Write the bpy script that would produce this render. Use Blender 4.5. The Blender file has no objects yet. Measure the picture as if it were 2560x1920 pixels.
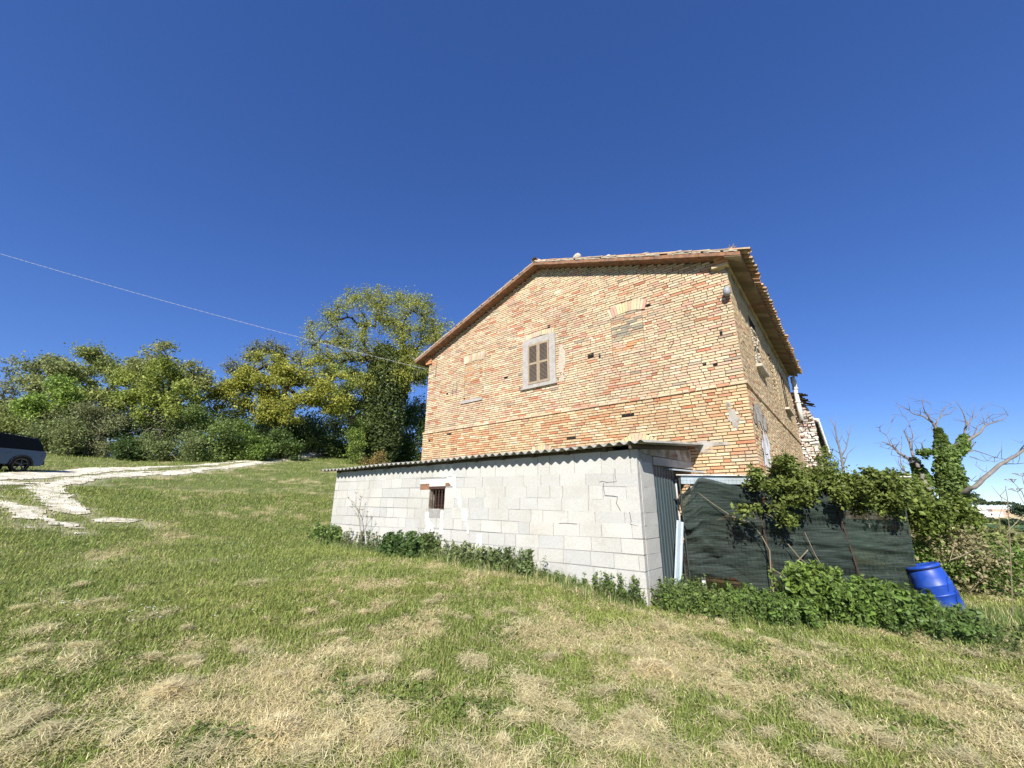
import bpy, math, random
import numpy as np
from mathutils import Vector, Matrix
random.seed(7); RNG = np.random.default_rng(7)
R = math.radians
sc = bpy.context.scene

# ------------------------------------------------------------------ camera
F, YAW, PITCH, ROLL = 1026.66, R(-39.2475), R(16.835), R(0.4384)
fw = np.array([math.sin(YAW)*math.cos(PITCH), math.cos(YAW)*math.cos(PITCH), math.sin(PITCH)])
r0 = np.array([math.cos(YAW), -math.sin(YAW), 0.0]); u0 = np.cross(r0, fw)
rt = math.cos(ROLL)*r0 + math.sin(ROLL)*u0; up = -math.sin(ROLL)*r0 + math.cos(ROLL)*u0
cam = bpy.data.objects.new("camera", bpy.data.cameras.new("camera"))
sc.collection.objects.link(cam); sc.camera = cam
cam.data.sensor_width = 36; cam.data.lens = F/2560*36
cam.data.clip_start = 0.05; cam.data.clip_end = 6000
M = Matrix.Identity(4)
for i in range(3):
    M[i][0] = rt[i]; M[i][1] = up[i]; M[i][2] = -fw[i]
cam.matrix_world = M
# ------------------------------------------------------------------ world, sun, exposure
SUN = Vector((0.36, -0.72, 0.60)).normalized()
w = bpy.data.worlds.new("World"); sc.world = w; w.use_nodes = True
nt = w.node_tree; nt.nodes.clear()
sky = nt.nodes.new("ShaderNodeTexSky"); sky.sky_type = 'NISHITA'; sky.sun_disc = False
sky.sun_elevation = math.asin(SUN.z); sky.sun_rotation = math.atan2(SUN.x, SUN.y)
sky.altitude = 300; sky.air_density = 0.75; sky.dust_density = 0.0; sky.ozone_density = 6.0
hs = nt.nodes.new("ShaderNodeHueSaturation"); hs.inputs["Saturation"].default_value = 1.28; hs.inputs["Value"].default_value = 1.66; hs.inputs["Hue"].default_value = 0.518
bg = nt.nodes.new("ShaderNodeBackground"); bg.inputs[1].default_value = 0.08
wo = nt.nodes.new("ShaderNodeOutputWorld")
gn = nt.nodes.new("ShaderNodeGamma"); gn.inputs[1].default_value = 0.75
nt.links.new(sky.outputs[0], gn.inputs[0]); nt.links.new(gn.outputs[0], hs.inputs["Color"]); nt.links.new(hs.outputs[0], bg.inputs[0]); nt.links.new(bg.outputs[0], wo.inputs[0])
sd = bpy.data.lights.new("sun", 'SUN'); sd.energy = 5.0; sd.angle = R(0.53); sd.color = (1.0, 0.955, 0.87)
so = bpy.data.objects.new("sun", sd); sc.collection.objects.link(so)
so.rotation_euler = SUN.to_track_quat('Z', 'Y').to_euler()
sc.view_settings.view_transform = 'Standard'; sc.view_settings.look = 'None'
sc.view_settings.gamma = 1; sc.view_settings.exposure = 0.9
sc.render.engine = 'CYCLES'; sc.cycles.max_bounces = 6; sc.cycles.transparent_max_bounces = 8
sc.cycles.use_denoising = True

# ------------------------------------------------------------------ measuring helpers
def ray(x, y): return rt*(x-1280)/F - up*(y-960)/F + fw
FH = np.array([math.sin(YAW), math.cos(YAW), 0.0])
def PX(x, y, depth):                      # point on the ray of a photograph pixel at a horizontal depth
    d = ray(x, y); return d*depth/(d@FH)
def hsh(ix, iy, s=0):
    n = (ix.astype(np.int64)*374761393 + iy.astype(np.int64)*668265263 + s*974634777) & 0x7fffffff
    n = (n ^ (n >> 13))*1274126177 & 0x7fffffff
    return ((n ^ (n >> 16)) & 0xffff)/65535.0
def vn(x, y, s=0):
    ix = np.floor(x); iy = np.floor(y); fx = x-ix; fy = y-iy
    fx = fx*fx*(3-2*fx); fy = fy*fy*(3-2*fy)
    a = hsh(ix, iy, s); b = hsh(ix+1, iy, s); c = hsh(ix, iy+1, s); d = hsh(ix+1, iy+1, s)
    return (a*(1-fx)+b*fx)*(1-fy)+(c*(1-fx)+d*fx)*fy
def fbm(x, y, s=0, o=4):
    v = 0; a = .5; t = 0
    for i in range(o):
        v = v+a*vn(x*2**i, y*2**i, s+i); t += a; a *= .5
    return v/t
CP = np.array([(0,0,-1.85),(-5,.5,-1.68),(2,4,-1.85),(-1.5,3.5,-1.8),(-3,7.2,-1.52),(-4.6,7.1,-1.34),(-6.8,7,-1.2),(-9.4,6.9,-1.12),
  (-12.8,6.8,-1.0),(.5,10,-1.66),(.9,12.2,-1.7),(-2,11,-1.55),(-33,.7,1.72),(-20,.6,.1),(-12.5,10,-.75),(-10,2,-1.25),(-60,5,4.6),
  (-12,22,.4),(-25,12,1.2),(-2,22,-1.6),(6,16,-2.0),(4,8,-1.9),(10,30,-3.5),(0,45,-4.2),(-20,50,2.5),(-60,70,9.5),(-90,30,9),(5,-8,-2.1),(-10,-8,-1.4),(-30,-12,1.2),(12,-2,-2.4),(14,12,-2.7),(-60,-30,3.0)], float)
CP = np.r_[CP, [PX(a, b, d) for a, b, d in ((700,1104,54),(800,1120,52),(600,1125,50),(300,1150,46),(100,1166,46),(950,1160,46),(500,1146,36),(1000,1150,58),(640,1150,36))]]
def tps(r): return np.where(r > 1e-9, r*r*np.log(np.maximum(r, 1e-9)), 0)
_n = len(CP); _A = np.zeros((_n+3, _n+3))
_D = np.hypot(CP[:,None,0]-CP[None,:,0], CP[:,None,1]-CP[None,:,1]); _A[:_n,:_n] = tps(_D)+np.eye(_n)*.5
_A[:_n,_n] = 1; _A[:_n,_n+1:] = CP[:,:2]; _A[_n,:_n] = 1; _A[_n+1:,:_n] = CP[:,:2].T
_W = np.linalg.solve(_A, np.r_[CP[:,2], 0, 0, 0])
def terr(x, y):
    x = np.asarray(x, float); y = np.asarray(y, float); sh = x.shape; x = x.ravel(); y = y.ravel()
    r = np.hypot(x, y); k = np.minimum(1, 70/np.maximum(r, 1e-6)); xs = x*k; ys = y*k
    z = _W[_n]+_W[_n+1]*xs+_W[_n+2]*ys
    for i in range(_n): z = z+_W[i]*tps(np.hypot(xs-CP[i,0], ys-CP[i,1]))
    # the valley and hills far away to the north-east
    az = np.degrees(np.arctan2(x, y)); b = np.clip((az+20)/20, 0, 1)*np.clip((70-az)/20, 0, 1)
    far = np.interp(r, [0, 40, 110, 200, 290, 420, 700, 1400, 3000], [-4,-4.5,-7,-10.5,-11.5,-7.0,-0.8,-6,-8])
    t = np.clip((r-30)/60, 0, 1); t = t*t*(3-2*t)
    z = z*(1-t*b)+far*t*b
    z = z+(fbm(x*.9, y*.9, 3, 3)-.5)*.09*np.clip(1.6-r/40, 0, 1)+(fbm(x*.15, y*.15, 9, 3)-.5)*np.clip(r/60-.1, 0, 1)*1.2*(1-b)
    return z.reshape(sh)
def T1(x, y): return float(terr(np.array([x]), np.array([y]))[0])
def G(x, y):                              # where the ray of a photograph pixel meets the ground
    d = ray(x, y); h = math.hypot(d[0], d[1]); s = np.r_[np.arange(1, 60, .05), np.arange(60, 400, 1)]/h
    P = s[:,None]*d; below = P[:,2] < terr(P[:,0], P[:,1])
    i = int(np.argmax(below)) if below.any() else len(s)-1
    return np.array([P[i,0], P[i,1], T1(P[i,0], P[i,1])])

# ------------------------------------------------------------------ materials
def mat(name, col=None, attr=False, rough=.85, noise=0, nscale=8, bump=0, bscale=30, metal=0, trans=0, spec=.3, mix=None, mscale=2, mthr=(.45,.6), alb=.78):
    m = bpy.data.materials.new(name); m.use_nodes = True; t = m.node_tree; L = t.links
    b = t.nodes["Principled BSDF"]; b.inputs["Roughness"].default_value = rough; b.inputs["Metallic"].default_value = metal
    b.inputs["Specular IOR Level"].default_value = spec
    if attr:
        a = t.nodes.new("ShaderNodeAttribute"); a.attribute_name = "Col"; c = a.outputs["Color"]
    else:
        a = t.nodes.new("ShaderNodeRGB"); a.outputs[0].default_value = (*col, 1); c = a.outputs[0]
    tc = t.nodes.new("ShaderNodeTexCoord"); obj = tc.outputs["Object"]
    def ns(s, d=5, r=.6):
        n = t.nodes.new("ShaderNodeTexNoise"); n.inputs["Scale"].default_value = s; n.inputs["Detail"].default_value = d
        n.inputs["Roughness"].default_value = r; L.new(obj, n.inputs["Vector"]); return n.outputs["Fac"]
    if mix:
        n = ns(mscale); mr = t.nodes.new("ShaderNodeMapRange"); mr.inputs[1].default_value, mr.inputs[2].default_value = mthr
        L.new(n, mr.inputs[0]); x = t.nodes.new("ShaderNodeMix"); x.data_type = 'RGBA'
        L.new(mr.outputs[0], x.inputs[0]); L.new(c, x.inputs[6]); x.inputs[7].default_value = (*mix, 1); c = x.outputs[2]
    if noise:
        n = ns(nscale); mr = t.nodes.new("ShaderNodeMapRange"); mr.inputs[1].default_value = .25; mr.inputs[2].default_value = .75
        mr.inputs[3].default_value = 1-noise; mr.inputs[4].default_value = 1+noise; L.new(n, mr.inputs[0])
        x = t.nodes.new("ShaderNodeVectorMath"); x.operation = 'SCALE'; L.new(c, x.inputs[0]); L.new(mr.outputs[0], x.inputs["Scale"]); c = x.outputs[0]
    x = t.nodes.new("ShaderNodeVectorMath"); x.operation = 'SCALE'; L.new(c, x.inputs[0]); x.inputs["Scale"].default_value = alb; c = x.outputs[0]
    L.new(c, b.inputs["Base Color"])
    if bump:
        bp = t.nodes.new("ShaderNodeBump"); bp.inputs["Distance"].default_value = bump; bp.inputs["Strength"].default_value = .8
        L.new(ns(bscale, 6, .65), bp.inputs["Height"]); L.new(bp.outputs[0], b.inputs["Normal"])
    if trans:
        tr = t.nodes.new("ShaderNodeBsdfTranslucent"); L.new(c, tr.inputs[0])
        ms = t.nodes.new("ShaderNodeMixShader"); ms.inputs[0].default_value = trans
        L.new(b.outputs[0], ms.inputs[1]); L.new(tr.outputs[0], ms.inputs[2])
        L.new(ms.outputs[0], t.nodes["Material Output"].inputs["Surface"])
    return m
M_ = dict(
 brick=mat("brick", attr=True, noise=.16, nscale=22, bump=.006, bscale=45, mix=(.46,.37,.26), mscale=1.7, mthr=(.52,.78)),
 mortar=mat("mortar", (.25,.19,.125), noise=.25, nscale=6, bump=.012, bscale=30),
 block=mat("block", attr=True, noise=.14, nscale=34, bump=.008, bscale=90, rough=.95, mix=(.44,.42,.365), mscale=1.3, mthr=(.5,.85)),
 bmortar=mat("block_mortar", (.33,.32,.30), noise=.2, bump=.006),
 white=mat("white_mortar", (.70,.69,.65), noise=.08, bump=.006),
 lime=mat("lime_mortar", (.50,.44,.35), noise=.25, nscale=20, bump=.006),
 slat=mat("louvre_slat", (.16,.125,.10), noise=.15),  # darker than the frame wood: shade between the louvres put into the colour
 cement=mat("cement", (.42,.39,.355), noise=.2, nscale=7, bump=.004),
 plaster=mat("weathered_plaster", (.42,.39,.34), noise=.25, nscale=4, bump=.01, mix=(.22,.17,.12), mscale=3),
 limewash=mat("limewash", (.72,.72,.72), noise=.15, nscale=6, bump=.015, bscale=12, mix=(.45,.40,.34), mscale=2.5, mthr=(.5,.62)),
 wood=mat("shutter_wood", (.36,.28,.19), noise=.15, nscale=14),
 dkwood=mat("dark_timber", (.10,.075,.05), noise=.3, nscale=9, bump=.004),
 tile=mat("roof_tile", attr=True, noise=.25, nscale=9, bump=.008, bscale=40, mix=(.40,.36,.24), mscale=5, mthr=(.5,.7)),
 board=mat("terracotta_board", (.29,.15,.085), noise=.35, nscale=9, bump=.006, mix=(.20,.12,.08), mscale=5),
 soffit=mat("brick_soffit", attr=True, noise=.2, nscale=10, bump=.006),
 fibre=mat("fibre_cement", (.30,.29,.26), noise=.35, nscale=5, bump=.004, bscale=60, mix=(.42,.30,.06), mscale=4, mthr=(.66,.72)),
 rust=mat("rusty_iron", (.07,.038,.028), noise=.3, nscale=20, bump=.002, rough=.8),
 doorm=mat("green_grey_sheet", (.085,.115,.125), noise=.1, nscale=4, rough=.45, metal=.1),
 galv=mat("galvanised_sheet", (.50,.57,.60), noise=.1, nscale=5, rough=.4, metal=.35),
 netm=mat("shade_net", (.020,.028,.024), noise=.5, nscale=4, bump=.012, bscale=26, rough=.8),
 wire=mat("wire", (.06,.07,.06), rough=.5, metal=.5),
 cable=mat("cable", (.45,.46,.5), rough=.5),
 blue=mat("blue_plastic", (.014,.065,.40), noise=.2, nscale=7, rough=.45, spec=.4, mix=(.05,.11,.34), mscale=4, mthr=(.5,.75)),
 dark=mat("dark_void", (.012,.010,.008), rough=1),
 bark=mat("bark", (.05,.040,.030), noise=.35, nscale=3, bump=.03, bscale=8),
 palebark=mat("pale_bark", (.21,.19,.17), noise=.3, nscale=6, bump=.008, bscale=20),
 stem=mat("dry_stem", (.24,.20,.13), noise=.25, nscale=9),
 gstem=mat("green_stem", (.10,.13,.05)),
 leaf=mat("leaf", attr=True, rough=.5, spec=.35, trans=.4, alb=1.28),
 grass=mat("grass_blade", attr=True, rough=.6, spec=.25, trans=.3, alb=1.22),
 carp=mat("car_paint", (.07,.095,.13), rough=.22, metal=.3, spec=.6),
 glass=mat("car_glass", (.004,.004,.005), rough=.25, spec=.12),
 rubber=mat("rubber", (.012,.012,.012), rough=.8), rim=mat("alloy", (.12,.12,.13), rough=.35, metal=.7),
 blackp=mat("black_trim", (.015,.015,.016), rough=.6), red=mat("tail_glass", (.10,.004,.006), rough=.2, spec=.6),
 stone=mat("pale_stone", (.52,.47,.38), noise=.3, nscale=5, bump=.02, bscale=14),
 rubble=mat("rubble_stone", attr=True, noise=.3, nscale=7, bump=.02, bscale=18),
 track=mat("white_gravel", (.78,.73,.60), noise=.3, nscale=3.5, bump=.03, bscale=14, mix=(.42,.37,.25), mscale=2.6, mthr=(.46,.68)),
 lamp=mat("grey_plastic", (.30,.31,.32), rough=.5), flower=mat("petal", (.85,.85,.82), rough=.6), yell=mat("yellow_petal", (.75,.55,.03)),
 farwhite=mat("far_wall", (.72,.70,.67)), farroof=mat("far_roof", (.20,.19,.21)), farsalmon=mat("far_salmon", (.55,.36,.27)),
)

def net_mat():
    m = M_["netm"]; t = m.node_tree; L = t.links; b = t.nodes["Principled BSDF"]
    tc = t.nodes.new("ShaderNodeTexCoord"); mp = t.nodes.new("ShaderNodeMapping"); mp.inputs["Scale"].default_value = (1.2, 1.2, 26)
    n = t.nodes.new("ShaderNodeTexNoise"); n.inputs["Scale"].default_value = 2.2; n.inputs["Detail"].default_value = 6
    L.new(tc.outputs["Object"], mp.inputs[0]); L.new(mp.outputs[0], n.inputs["Vector"])
    cr = t.nodes.new("ShaderNodeMix"); cr.data_type = 'RGBA'; mr = t.nodes.new("ShaderNodeMapRange"); mr.inputs[1].default_value = .42; mr.inputs[2].default_value = .72
    L.new(n.outputs["Fac"], mr.inputs[0]); L.new(mr.outputs[0], cr.inputs[0]); cr.inputs[6].default_value = (.010, .018, .014, 1); cr.inputs[7].default_value = (.040, .056, .047, 1)
    L.new(cr.outputs[2], b.inputs["Base Color"])
    tr = t.nodes.new("ShaderNodeBsdfTransparent"); ms = t.nodes.new("ShaderNodeMixShader"); ms.inputs[0].default_value = .10
    L.new(b.outputs[0], ms.inputs[1]); L.new(tr.outputs[0], ms.inputs[2]); L.new(ms.outputs[0], t.nodes["Material Output"].inputs["Surface"])
net_mat()

# ------------------------------------------------------------------ mesh helpers
def root_off(p):
    o = np.zeros(3)
    while p is not None: o = o+np.array(p.location); p = p.parent
    return o
def link(name, me, m, parent=None):
    o = bpy.data.objects.new(name, me); sc.collection.objects.link(o)
    if m is not None: me.materials.append(M_[m] if isinstance(m, str) else m)
    if parent is not None: o.parent = parent
    return o
def npmesh(name, V, faces, m, parent=None, col=None, smooth=False):
    """faces: list of (N,k) index arrays"""
    me = bpy.data.meshes.new(name); V = np.asarray(V, np.float32)
    if not isinstance(faces, list): faces = [faces]
    faces = [np.asarray(f, np.int32) for f in faces if len(f)]
    if parent is not None: V = V-root_off(parent).astype(np.float32)
    me.vertices.add(len(V)); me.vertices.foreach_set("co", V.ravel())
    loops = np.concatenate([f.ravel() for f in faces]); tot = np.concatenate([np.full(len(f), f.shape[1], np.int32) for f in faces])
    st = np.r_[0, np.cumsum(tot)[:-1]].astype(np.int32)
    me.loops.add(len(loops)); me.loops.foreach_set("vertex_index", loops)
    me.polygons.add(len(tot)); me.polygons.foreach_set("loop_start", st); me.polygons.foreach_set("loop_total", tot)
    me.polygons.foreach_set("use_smooth", np.full(len(tot), smooth))
    me.update(calc_edges=True)
    if col is not None:
        a = me.attributes.new("Col", 'FLOAT_COLOR', 'POINT'); c = np.ones((len(V), 4), np.float32); c[:,:3] = col
        a.data.foreach_set("color", c.ravel())
    return link(name, me, m, parent)
BF = np.array([(4,5,6,7),(0,3,2,1),(0,1,5,4),(1,2,6,5),(2,3,7,6),(3,0,4,7)])
def boxes(name, C8, m, parent=None, col=None):
    C8 = np.asarray(C8, float); n = len(C8)
    f = (BF[None]+8*np.arange(n)[:,None,None]).reshape(-1, 4)
    return npmesh(name, C8.reshape(-1, 3), f, m, parent, None if col is None else np.repeat(col, 8, 0))
class MB:
    def __init__(s): s.v = []; s.f = []; s.c = []
    def add(s, vs, fs, c=None):
        n = len(s.v); s.v += [tuple(map(float, v)) for v in vs]; s.f += [tuple(n+i for i in f) for f in fs]; s.c += [c or (1,1,1)]*len(vs); return s
    def box(s, a, b, c=None):
        x0,y0,z0 = a; x1,y1,z1 = b
        return s.add([(x0,y0,z0),(x1,y0,z0),(x1,y0,z1),(x0,y0,z1),(x0,y1,z0),(x1,y1,z0),(x1,y1,z1),(x0,y1,z1)],
                     [(0,1,2,3),(4,7,6,5),(0,4,5,1),(1,5,6,2),(2,6,7,3),(3,7,4,0)], c)
    def hexa(s, pts, c=None): return s.add(pts, [tuple(f) for f in BF], c)
    def bar(s, a, b, w_, h_, upv=(0,0,1), c=None):
        a = np.array(a, float); b = np.array(b, float); d = b-a; d /= np.linalg.norm(d); sd_ = np.cross(d, upv)
        if np.linalg.norm(sd_) < 1e-6: sd_ = np.cross(d, (1,0,0))
        sd_ /= np.linalg.norm(sd_); u_ = np.cross(sd_, d)
        q = [(-1,-1),(1,-1),(1,1),(-1,1)]
        return s.add([p+sd_*i*w_/2+u_*j*h_/2 for p in (a, b) for i, j in q], [(0,1,2,3),(4,7,6,5),(0,4,5,1),(1,5,6,2),(2,6,7,3),(3,7,4,0)], c)
    def tube(s, pts, rad, n=6, c=None, cap=True):
        pts = [np.array(p, float) for p in pts]; k = len(pts)
        rad = [rad]*k if np.isscalar(rad) else rad; n0 = len(s.v); prev = None; vs = []
        for i in range(k):
            d = pts[min(i+1, k-1)]-pts[max(i-1, 0)]; d /= np.linalg.norm(d)+1e-12
            if prev is None: prev = np.cross(d, (0,0,1) if abs(d[2]) < .9 else (1,0,0))
            sd_ = prev-d*(prev@d); sd_ /= np.linalg.norm(sd_)+1e-12; prev = sd_; u_ = np.cross(d, sd_)
            for j in range(n):
                a = 2*math.pi*j/n; vs.append(pts[i]+rad[i]*(math.cos(a)*sd_+math.sin(a)*u_))
        fs = [(i*n+j, i*n+(j+1)%n, (i+1)*n+(j+1)%n, (i+1)*n+j) for i in range(k-1) for j in range(n)]
        if cap: fs += [tuple(range(n))[::-1], tuple((k-1)*n+j for j in range(n))]
        return s.add(vs, fs, c)
    def apart(s, name, m, parent=None):
        """one mesh for each loose piece"""
        p = list(range(len(s.v)))
        def fd(i):
            while p[i] != i: p[i] = p[p[i]]; i = p[i]
            return i
        for f in s.f:
            for k in f[1:]: p[fd(k)] = fd(f[0])
        g = {}
        for f in s.f: g.setdefault(fd(f[0]), []).append(f)
        for fs_ in g.values():
            ids = sorted({k for f in fs_ for k in f}); mp = {k: i for i, k in enumerate(ids)}; q = MB()
            q.v = [s.v[k] for k in ids]; q.c = [s.c[k] for k in ids]; q.f = [tuple(mp[k] for k in f) for f in fs_]; q.build(name, m, parent)
    def build(s, name, m, parent=None, smooth=False):
        V = np.array(s.v); 
        V = V-root_off(parent)
        me = bpy.data.meshes.new(name); me.from_pydata([tuple(v) for v in V], [], s.f); me.update()
        if smooth: me.polygons.foreach_set("use_smooth", np.ones(len(me.polygons), bool))
        a = me.attributes.new("Col", 'FLOAT_COLOR', 'POINT'); c = np.ones((len(V), 4), np.float32); c[:,:3] = np.array(s.c); a.data.foreach_set("color", c.ravel())
        return link(name, me, m, parent)
def tag(o, label=None, cat=None, group=None, kind=None):
    if label: o["label"] = label
    if cat: o["category"] = cat
    if group: o["group"] = group
    if kind: o["kind"] = kind
    return o
def thing(name, label, cat, loc, group=None):
    o = bpy.data.objects.new(name, None); sc.collection.objects.link(o); o.location = tuple(map(float, loc)); o.empty_display_size = .2
    return tag(o, label, cat, group)
def jit(C8, a): return C8+RNG.normal(0, a, C8.shape)

# ------------------------------------------------------------------ ground
def track_d(x, y):
    """how much bare track there is at a point, from centre lines measured on the ground"""
    s = np.full(np.shape(x), -9.0)
    for P, W in TRK:
        for (ax, ay), (bx, by), wa, wb in zip(P[:-1], P[1:], W[:-1], W[1:]):
            dx, dy = bx-ax, by-ay; L2 = dx*dx+dy*dy+1e-9
            t = np.clip(((x-ax)*dx+(y-ay)*dy)/L2, 0, 1)
            d = np.hypot(x-ax-t*dx, y-ay-t*dy); s = np.maximum(s, (wa+(wb-wa)*t)-d)
    return s
def trk(pts): return ([tuple(G(a, b)[:2]) for a, b, c in pts], [c for a, b, c in pts])
TRK = [trk([(-260,1215,.9),(0,1197,.9),(170,1183,.9),(307,1173,.9),(440,1166,.7),(640,1149,.75),(700,1144,.7),(766,1136,.9),(800,1124,.8),(766,1119,.8),(703,1103,.9)]),
       trk([(250,1194,.6),(320,1188,.7),(440,1180,.8),(640,1158,.7),(750,1143,.7)]),
       trk([(760,1137,.8),(840,1136,.5),(923,1148,.45),(1010,1160,.5)]),
       trk([(300,1186,.5),(230,1198,.55),(160,1210,.5),(115,1224,.5),(100,1240,.62),(130,1256,.5),(190,1275,.38),(240,1290,.34),(300,1302,.32),(380,1318,.26)]),
       trk([(-60,1215,.35),(40,1207,.3),(110,1208,.2)]),
       trk([(-80,1240,.6),(10,1258,.45),(50,1280,.35),(110,1298,.4),(180,1318,.3),(240,1328,.15)]),
       trk([(235,1408,.16),(262,1408,.14)]), trk([(490,1403,.17),(530,1402,.15)]), trk([(-40,1232,.2),(20,1232,.1)])]
def tmask(x, y):
    return track_d(x, y)+(fbm(x*1.3, y*1.3, 21, 5)-.5)*1.7-.08
def drymask(x, y):
    n = fbm(x*.55+3, y*.55, 31, 4); n2 = fbm(x*2.2, y*2.2, 41, 4); r = np.hypot(x, y)
    near = np.clip(1-(r-3.0)/6.5, 0, 1)
    side = np.clip((y*.6-(-x)*.35+1)/4, -.6, 1)
    v = .09-.08*np.clip((-x-3)/6, 0, 1)+1.5*(n-.5)+1.9*(n2-.5)+1.1*(fbm(x*7, y*7, 47, 3)-.5)+.14*near+.10*side-.17*np.clip((r-5.6)/1.6, 0, 1)*np.clip((9.5+x)/3+1, 0, 1)-np.clip((r-9)/8, 0, .05)
    wood = np.clip((np.hypot(x+36, y-10)-40), 0, 1)*0
    return np.clip(v, 0, 1)-wood
def ground_col(x, y):
    d = drymask(x, y)[...,None]; g = fbm(x*3, y*3, 5, 3)[...,None]
    green = np.array([.10,.125,.03])*(.75+.5*g); straw = np.array([.38,.31,.17])*(.75+.45*g)
    c = green*(1-d)+straw*d
    tk = np.clip((tmask(x, y)+.55)/.5, 0, 1)[...,None]*.75; c = c*(1-tk)+np.array([.40,.36,.25])*tk
    r = np.hypot(x, y); az = np.degrees(np.arctan2(x, y))
    far = np.clip((r-60)/60, 0, 1)[...,None]
    band = np.interp(r, [60,180,230,300,330,420,440,560,600,3000], [0,0,.0,0,0,1,1,1,1,1])[...,None]
    fg = np.array([.045,.095,.035]); fy = np.array([.50,.40,.22])
    hill = np.where((r[...,None] > 440), fy, fg)
    hill = np.where((az[...,None] < -5), np.array([.09,.11,.04]), hill)
    return c*(1-far)+hill*far
def make_ground():
    rs = np.r_[.3, np.geomspace(.8, 60, 330), np.geomspace(62, 3000, 110)]
    az = np.radians(np.r_[np.arange(-104, 24, .33), np.arange(24, 256, 3)])
    A, Rr = np.meshgrid(az, rs); X = Rr*np.sin(A); Y = Rr*np.cos(A); Z = terr(X, Y)
    V = np.c_[X.ravel(), Y.ravel(), Z.ravel()]; na = len(az); nr = len(rs)
    i = np.arange(nr-1)[:,None]; j = np.arange(na)[None]; j2 = (j+1) % na
    f = np.stack([i*na+j, i*na+j2, (i+1)*na+j2, (i+1)*na+j], -1).reshape(-1, 4)
    V = np.r_[V, [[0,0,T1(0,0)]]]; f3 = np.array([(k, len(V)-1, (k+1) % na) for k in range(na)])
    col = ground_col(V[:,0], V[:,1])
    gm = mat("ground", attr=True, noise=.3, nscale=9, bump=.03, bscale=25, rough=.95, alb=1.0)
    tag(npmesh("ground", V, [f, f3], gm, col=col, smooth=True), kind="structure")
    # the bare white track: its own sheet just above the ground
    s = .07; gx = np.arange(-56, -8, s); gy = np.arange(-6, 44, s)
    X, Y = np.meshgrid(gx, gy, indexing='ij'); m = tmask(X, Y) > 0; r = np.hypot(X, Y)
    q = m[:-1,:-1] & m[1:,:-1] & m[1:,1:] & m[:-1,1:]
    idx = np.arange(X.size).reshape(X.shape); fa = np.stack([idx[:-1,:-1][q], idx[1:,:-1][q], idx[1:,1:][q], idx[:-1,1:][q]], -1)
    used, inv = np.unique(fa, return_inverse=True); x = X.ravel()[used]; y = Y.ravel()[used]
    V = np.c_[x, y, terr(x, y)+.03]
    tag(npmesh("track", V, inv.reshape(-1, 4), "track", smooth=True), "white gravel farm track curving uphill past the parked car", kind="structure")
make_ground()

# ------------------------------------------------------------------ grass
def inside_build(x, y):
    a = (x > -12.7) & (x < -1.3) & (y > 10) & (y < 22)
    b = (x > -12.6) & (x < -3.0) & (y > 7.22+.04*(-3-x)*-1) & (y < 10.2)
    return a | b
def blades(n, rmin, rmax, pw, h, wd, az=(-102, 38), flat=.15, five=True, hayfac=1.0, name="grass", label=None, dens=None):
    u = RNG.random(n); k = 2-pw
    r = (rmin**k+u*(rmax**k-rmin**k))**(1/k) if abs(k) > 1e-6 else rmin*(rmax/rmin)**u
    a = np.radians(az[0]+(az[1]-az[0])*RNG.random(n)); x = r*np.sin(a); y = r*np.cos(a)
    ok = ~inside_build(x, y) & (tmask(x, y) < -.15+RNG.random(n)**2*.9)
    x = x[ok]; y = y[ok]; r = r[ok]; n = len(x)
    z = terr(x, y)-.01; dry = drymask(x, y)
    dd_ = np.clip((dry-.02)/.75, 0, 1); isd = RNG.random(n) < np.clip(dd_, .07, .85)
    lying = isd & (RNG.random(n) < .75)
    sc_ = (1+r*wd)[:,None]
    L = h*(.45+RNG.random(n)*.9)*(.8+.6*fbm(x*1.5, y*1.5, 77, 2)); L = np.where(lying, L*1.15, L)*(1+r*.018)*(.7+.6*fbm(x*5, y*5, 91, 2))
    th = RNG.random(n)*2*np.pi+0; d = np.c_[np.cos(th), np.sin(th), np.zeros(n)]; sd_ = np.c_[-d[:,1], d[:,0], np.zeros(n)]
    lean = np.where(lying, 1.15+RNG.random(n)*.35, flat+RNG.random(n)*.75)
    W = .0040*sc_*(.6+RNG.random((n,1))*.8); W = np.where(isd[:,None], W*.62, W)
    P = np.c_[x, y, z+np.where(lying, .015+RNG.random(n)*.05, 0)]
    e1 = d*np.sin(lean)[:,None]+np.c_[np.zeros((n,2)), np.cos(lean)]; l2 = np.minimum(lean+.5, 1.75)
    e2 = d*np.sin(l2)[:,None]+np.c_[np.zeros((n,2)), np.cos(l2)]
    mid = P+e1*(L*.55)[:,None]; tip = mid+e2*(L*.5)[:,None]
    g = RNG.random((n,1)); v = fbm(x*.8, y*.8, 55, 3)[:,None]
    gc = np.array([.140,.195,.045])*(.5+.95*g)+np.array([.09,.07,.02])*v
    dc = np.array([.60,.52,.30])*(.55+.65*g)
    mg = (RNG.random((n,1)) < .22); gc = np.where(mg, gc*.5+np.array([.30,.27,.10])*.5, gc)
    col = np.where(isd[:,None], dc, gc)
    V = np.stack([P-sd_*W/2, P+sd_*W/2, mid+sd_*W*.42, mid-sd_*W*.42, tip], 1).reshape(-1, 3)
    b = np.arange(n)[:,None]*5
    o = npmesh(name, V, [b+np.array([[0,1,2,3]]), b+np.array([[3,2,4]])], "grass", col=np.repeat(col, 5, 0))
    return tag(o, label, kind="stuff")
blades(680000, 1.6, 9.0, 1.15, .075, .17, name="lawn_grass", label="short mown grass mixed with dry cut hay across the meadow")
blades(430000, 8.0, 24, 1.3, .075, .13, name="meadow_grass", label="greener short grass on the slope towards the track")
blades(150000, 22, 62, 1.3, .10, .11, name="slope_grass", label="distant short grass on the hillside below the woods")
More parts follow.
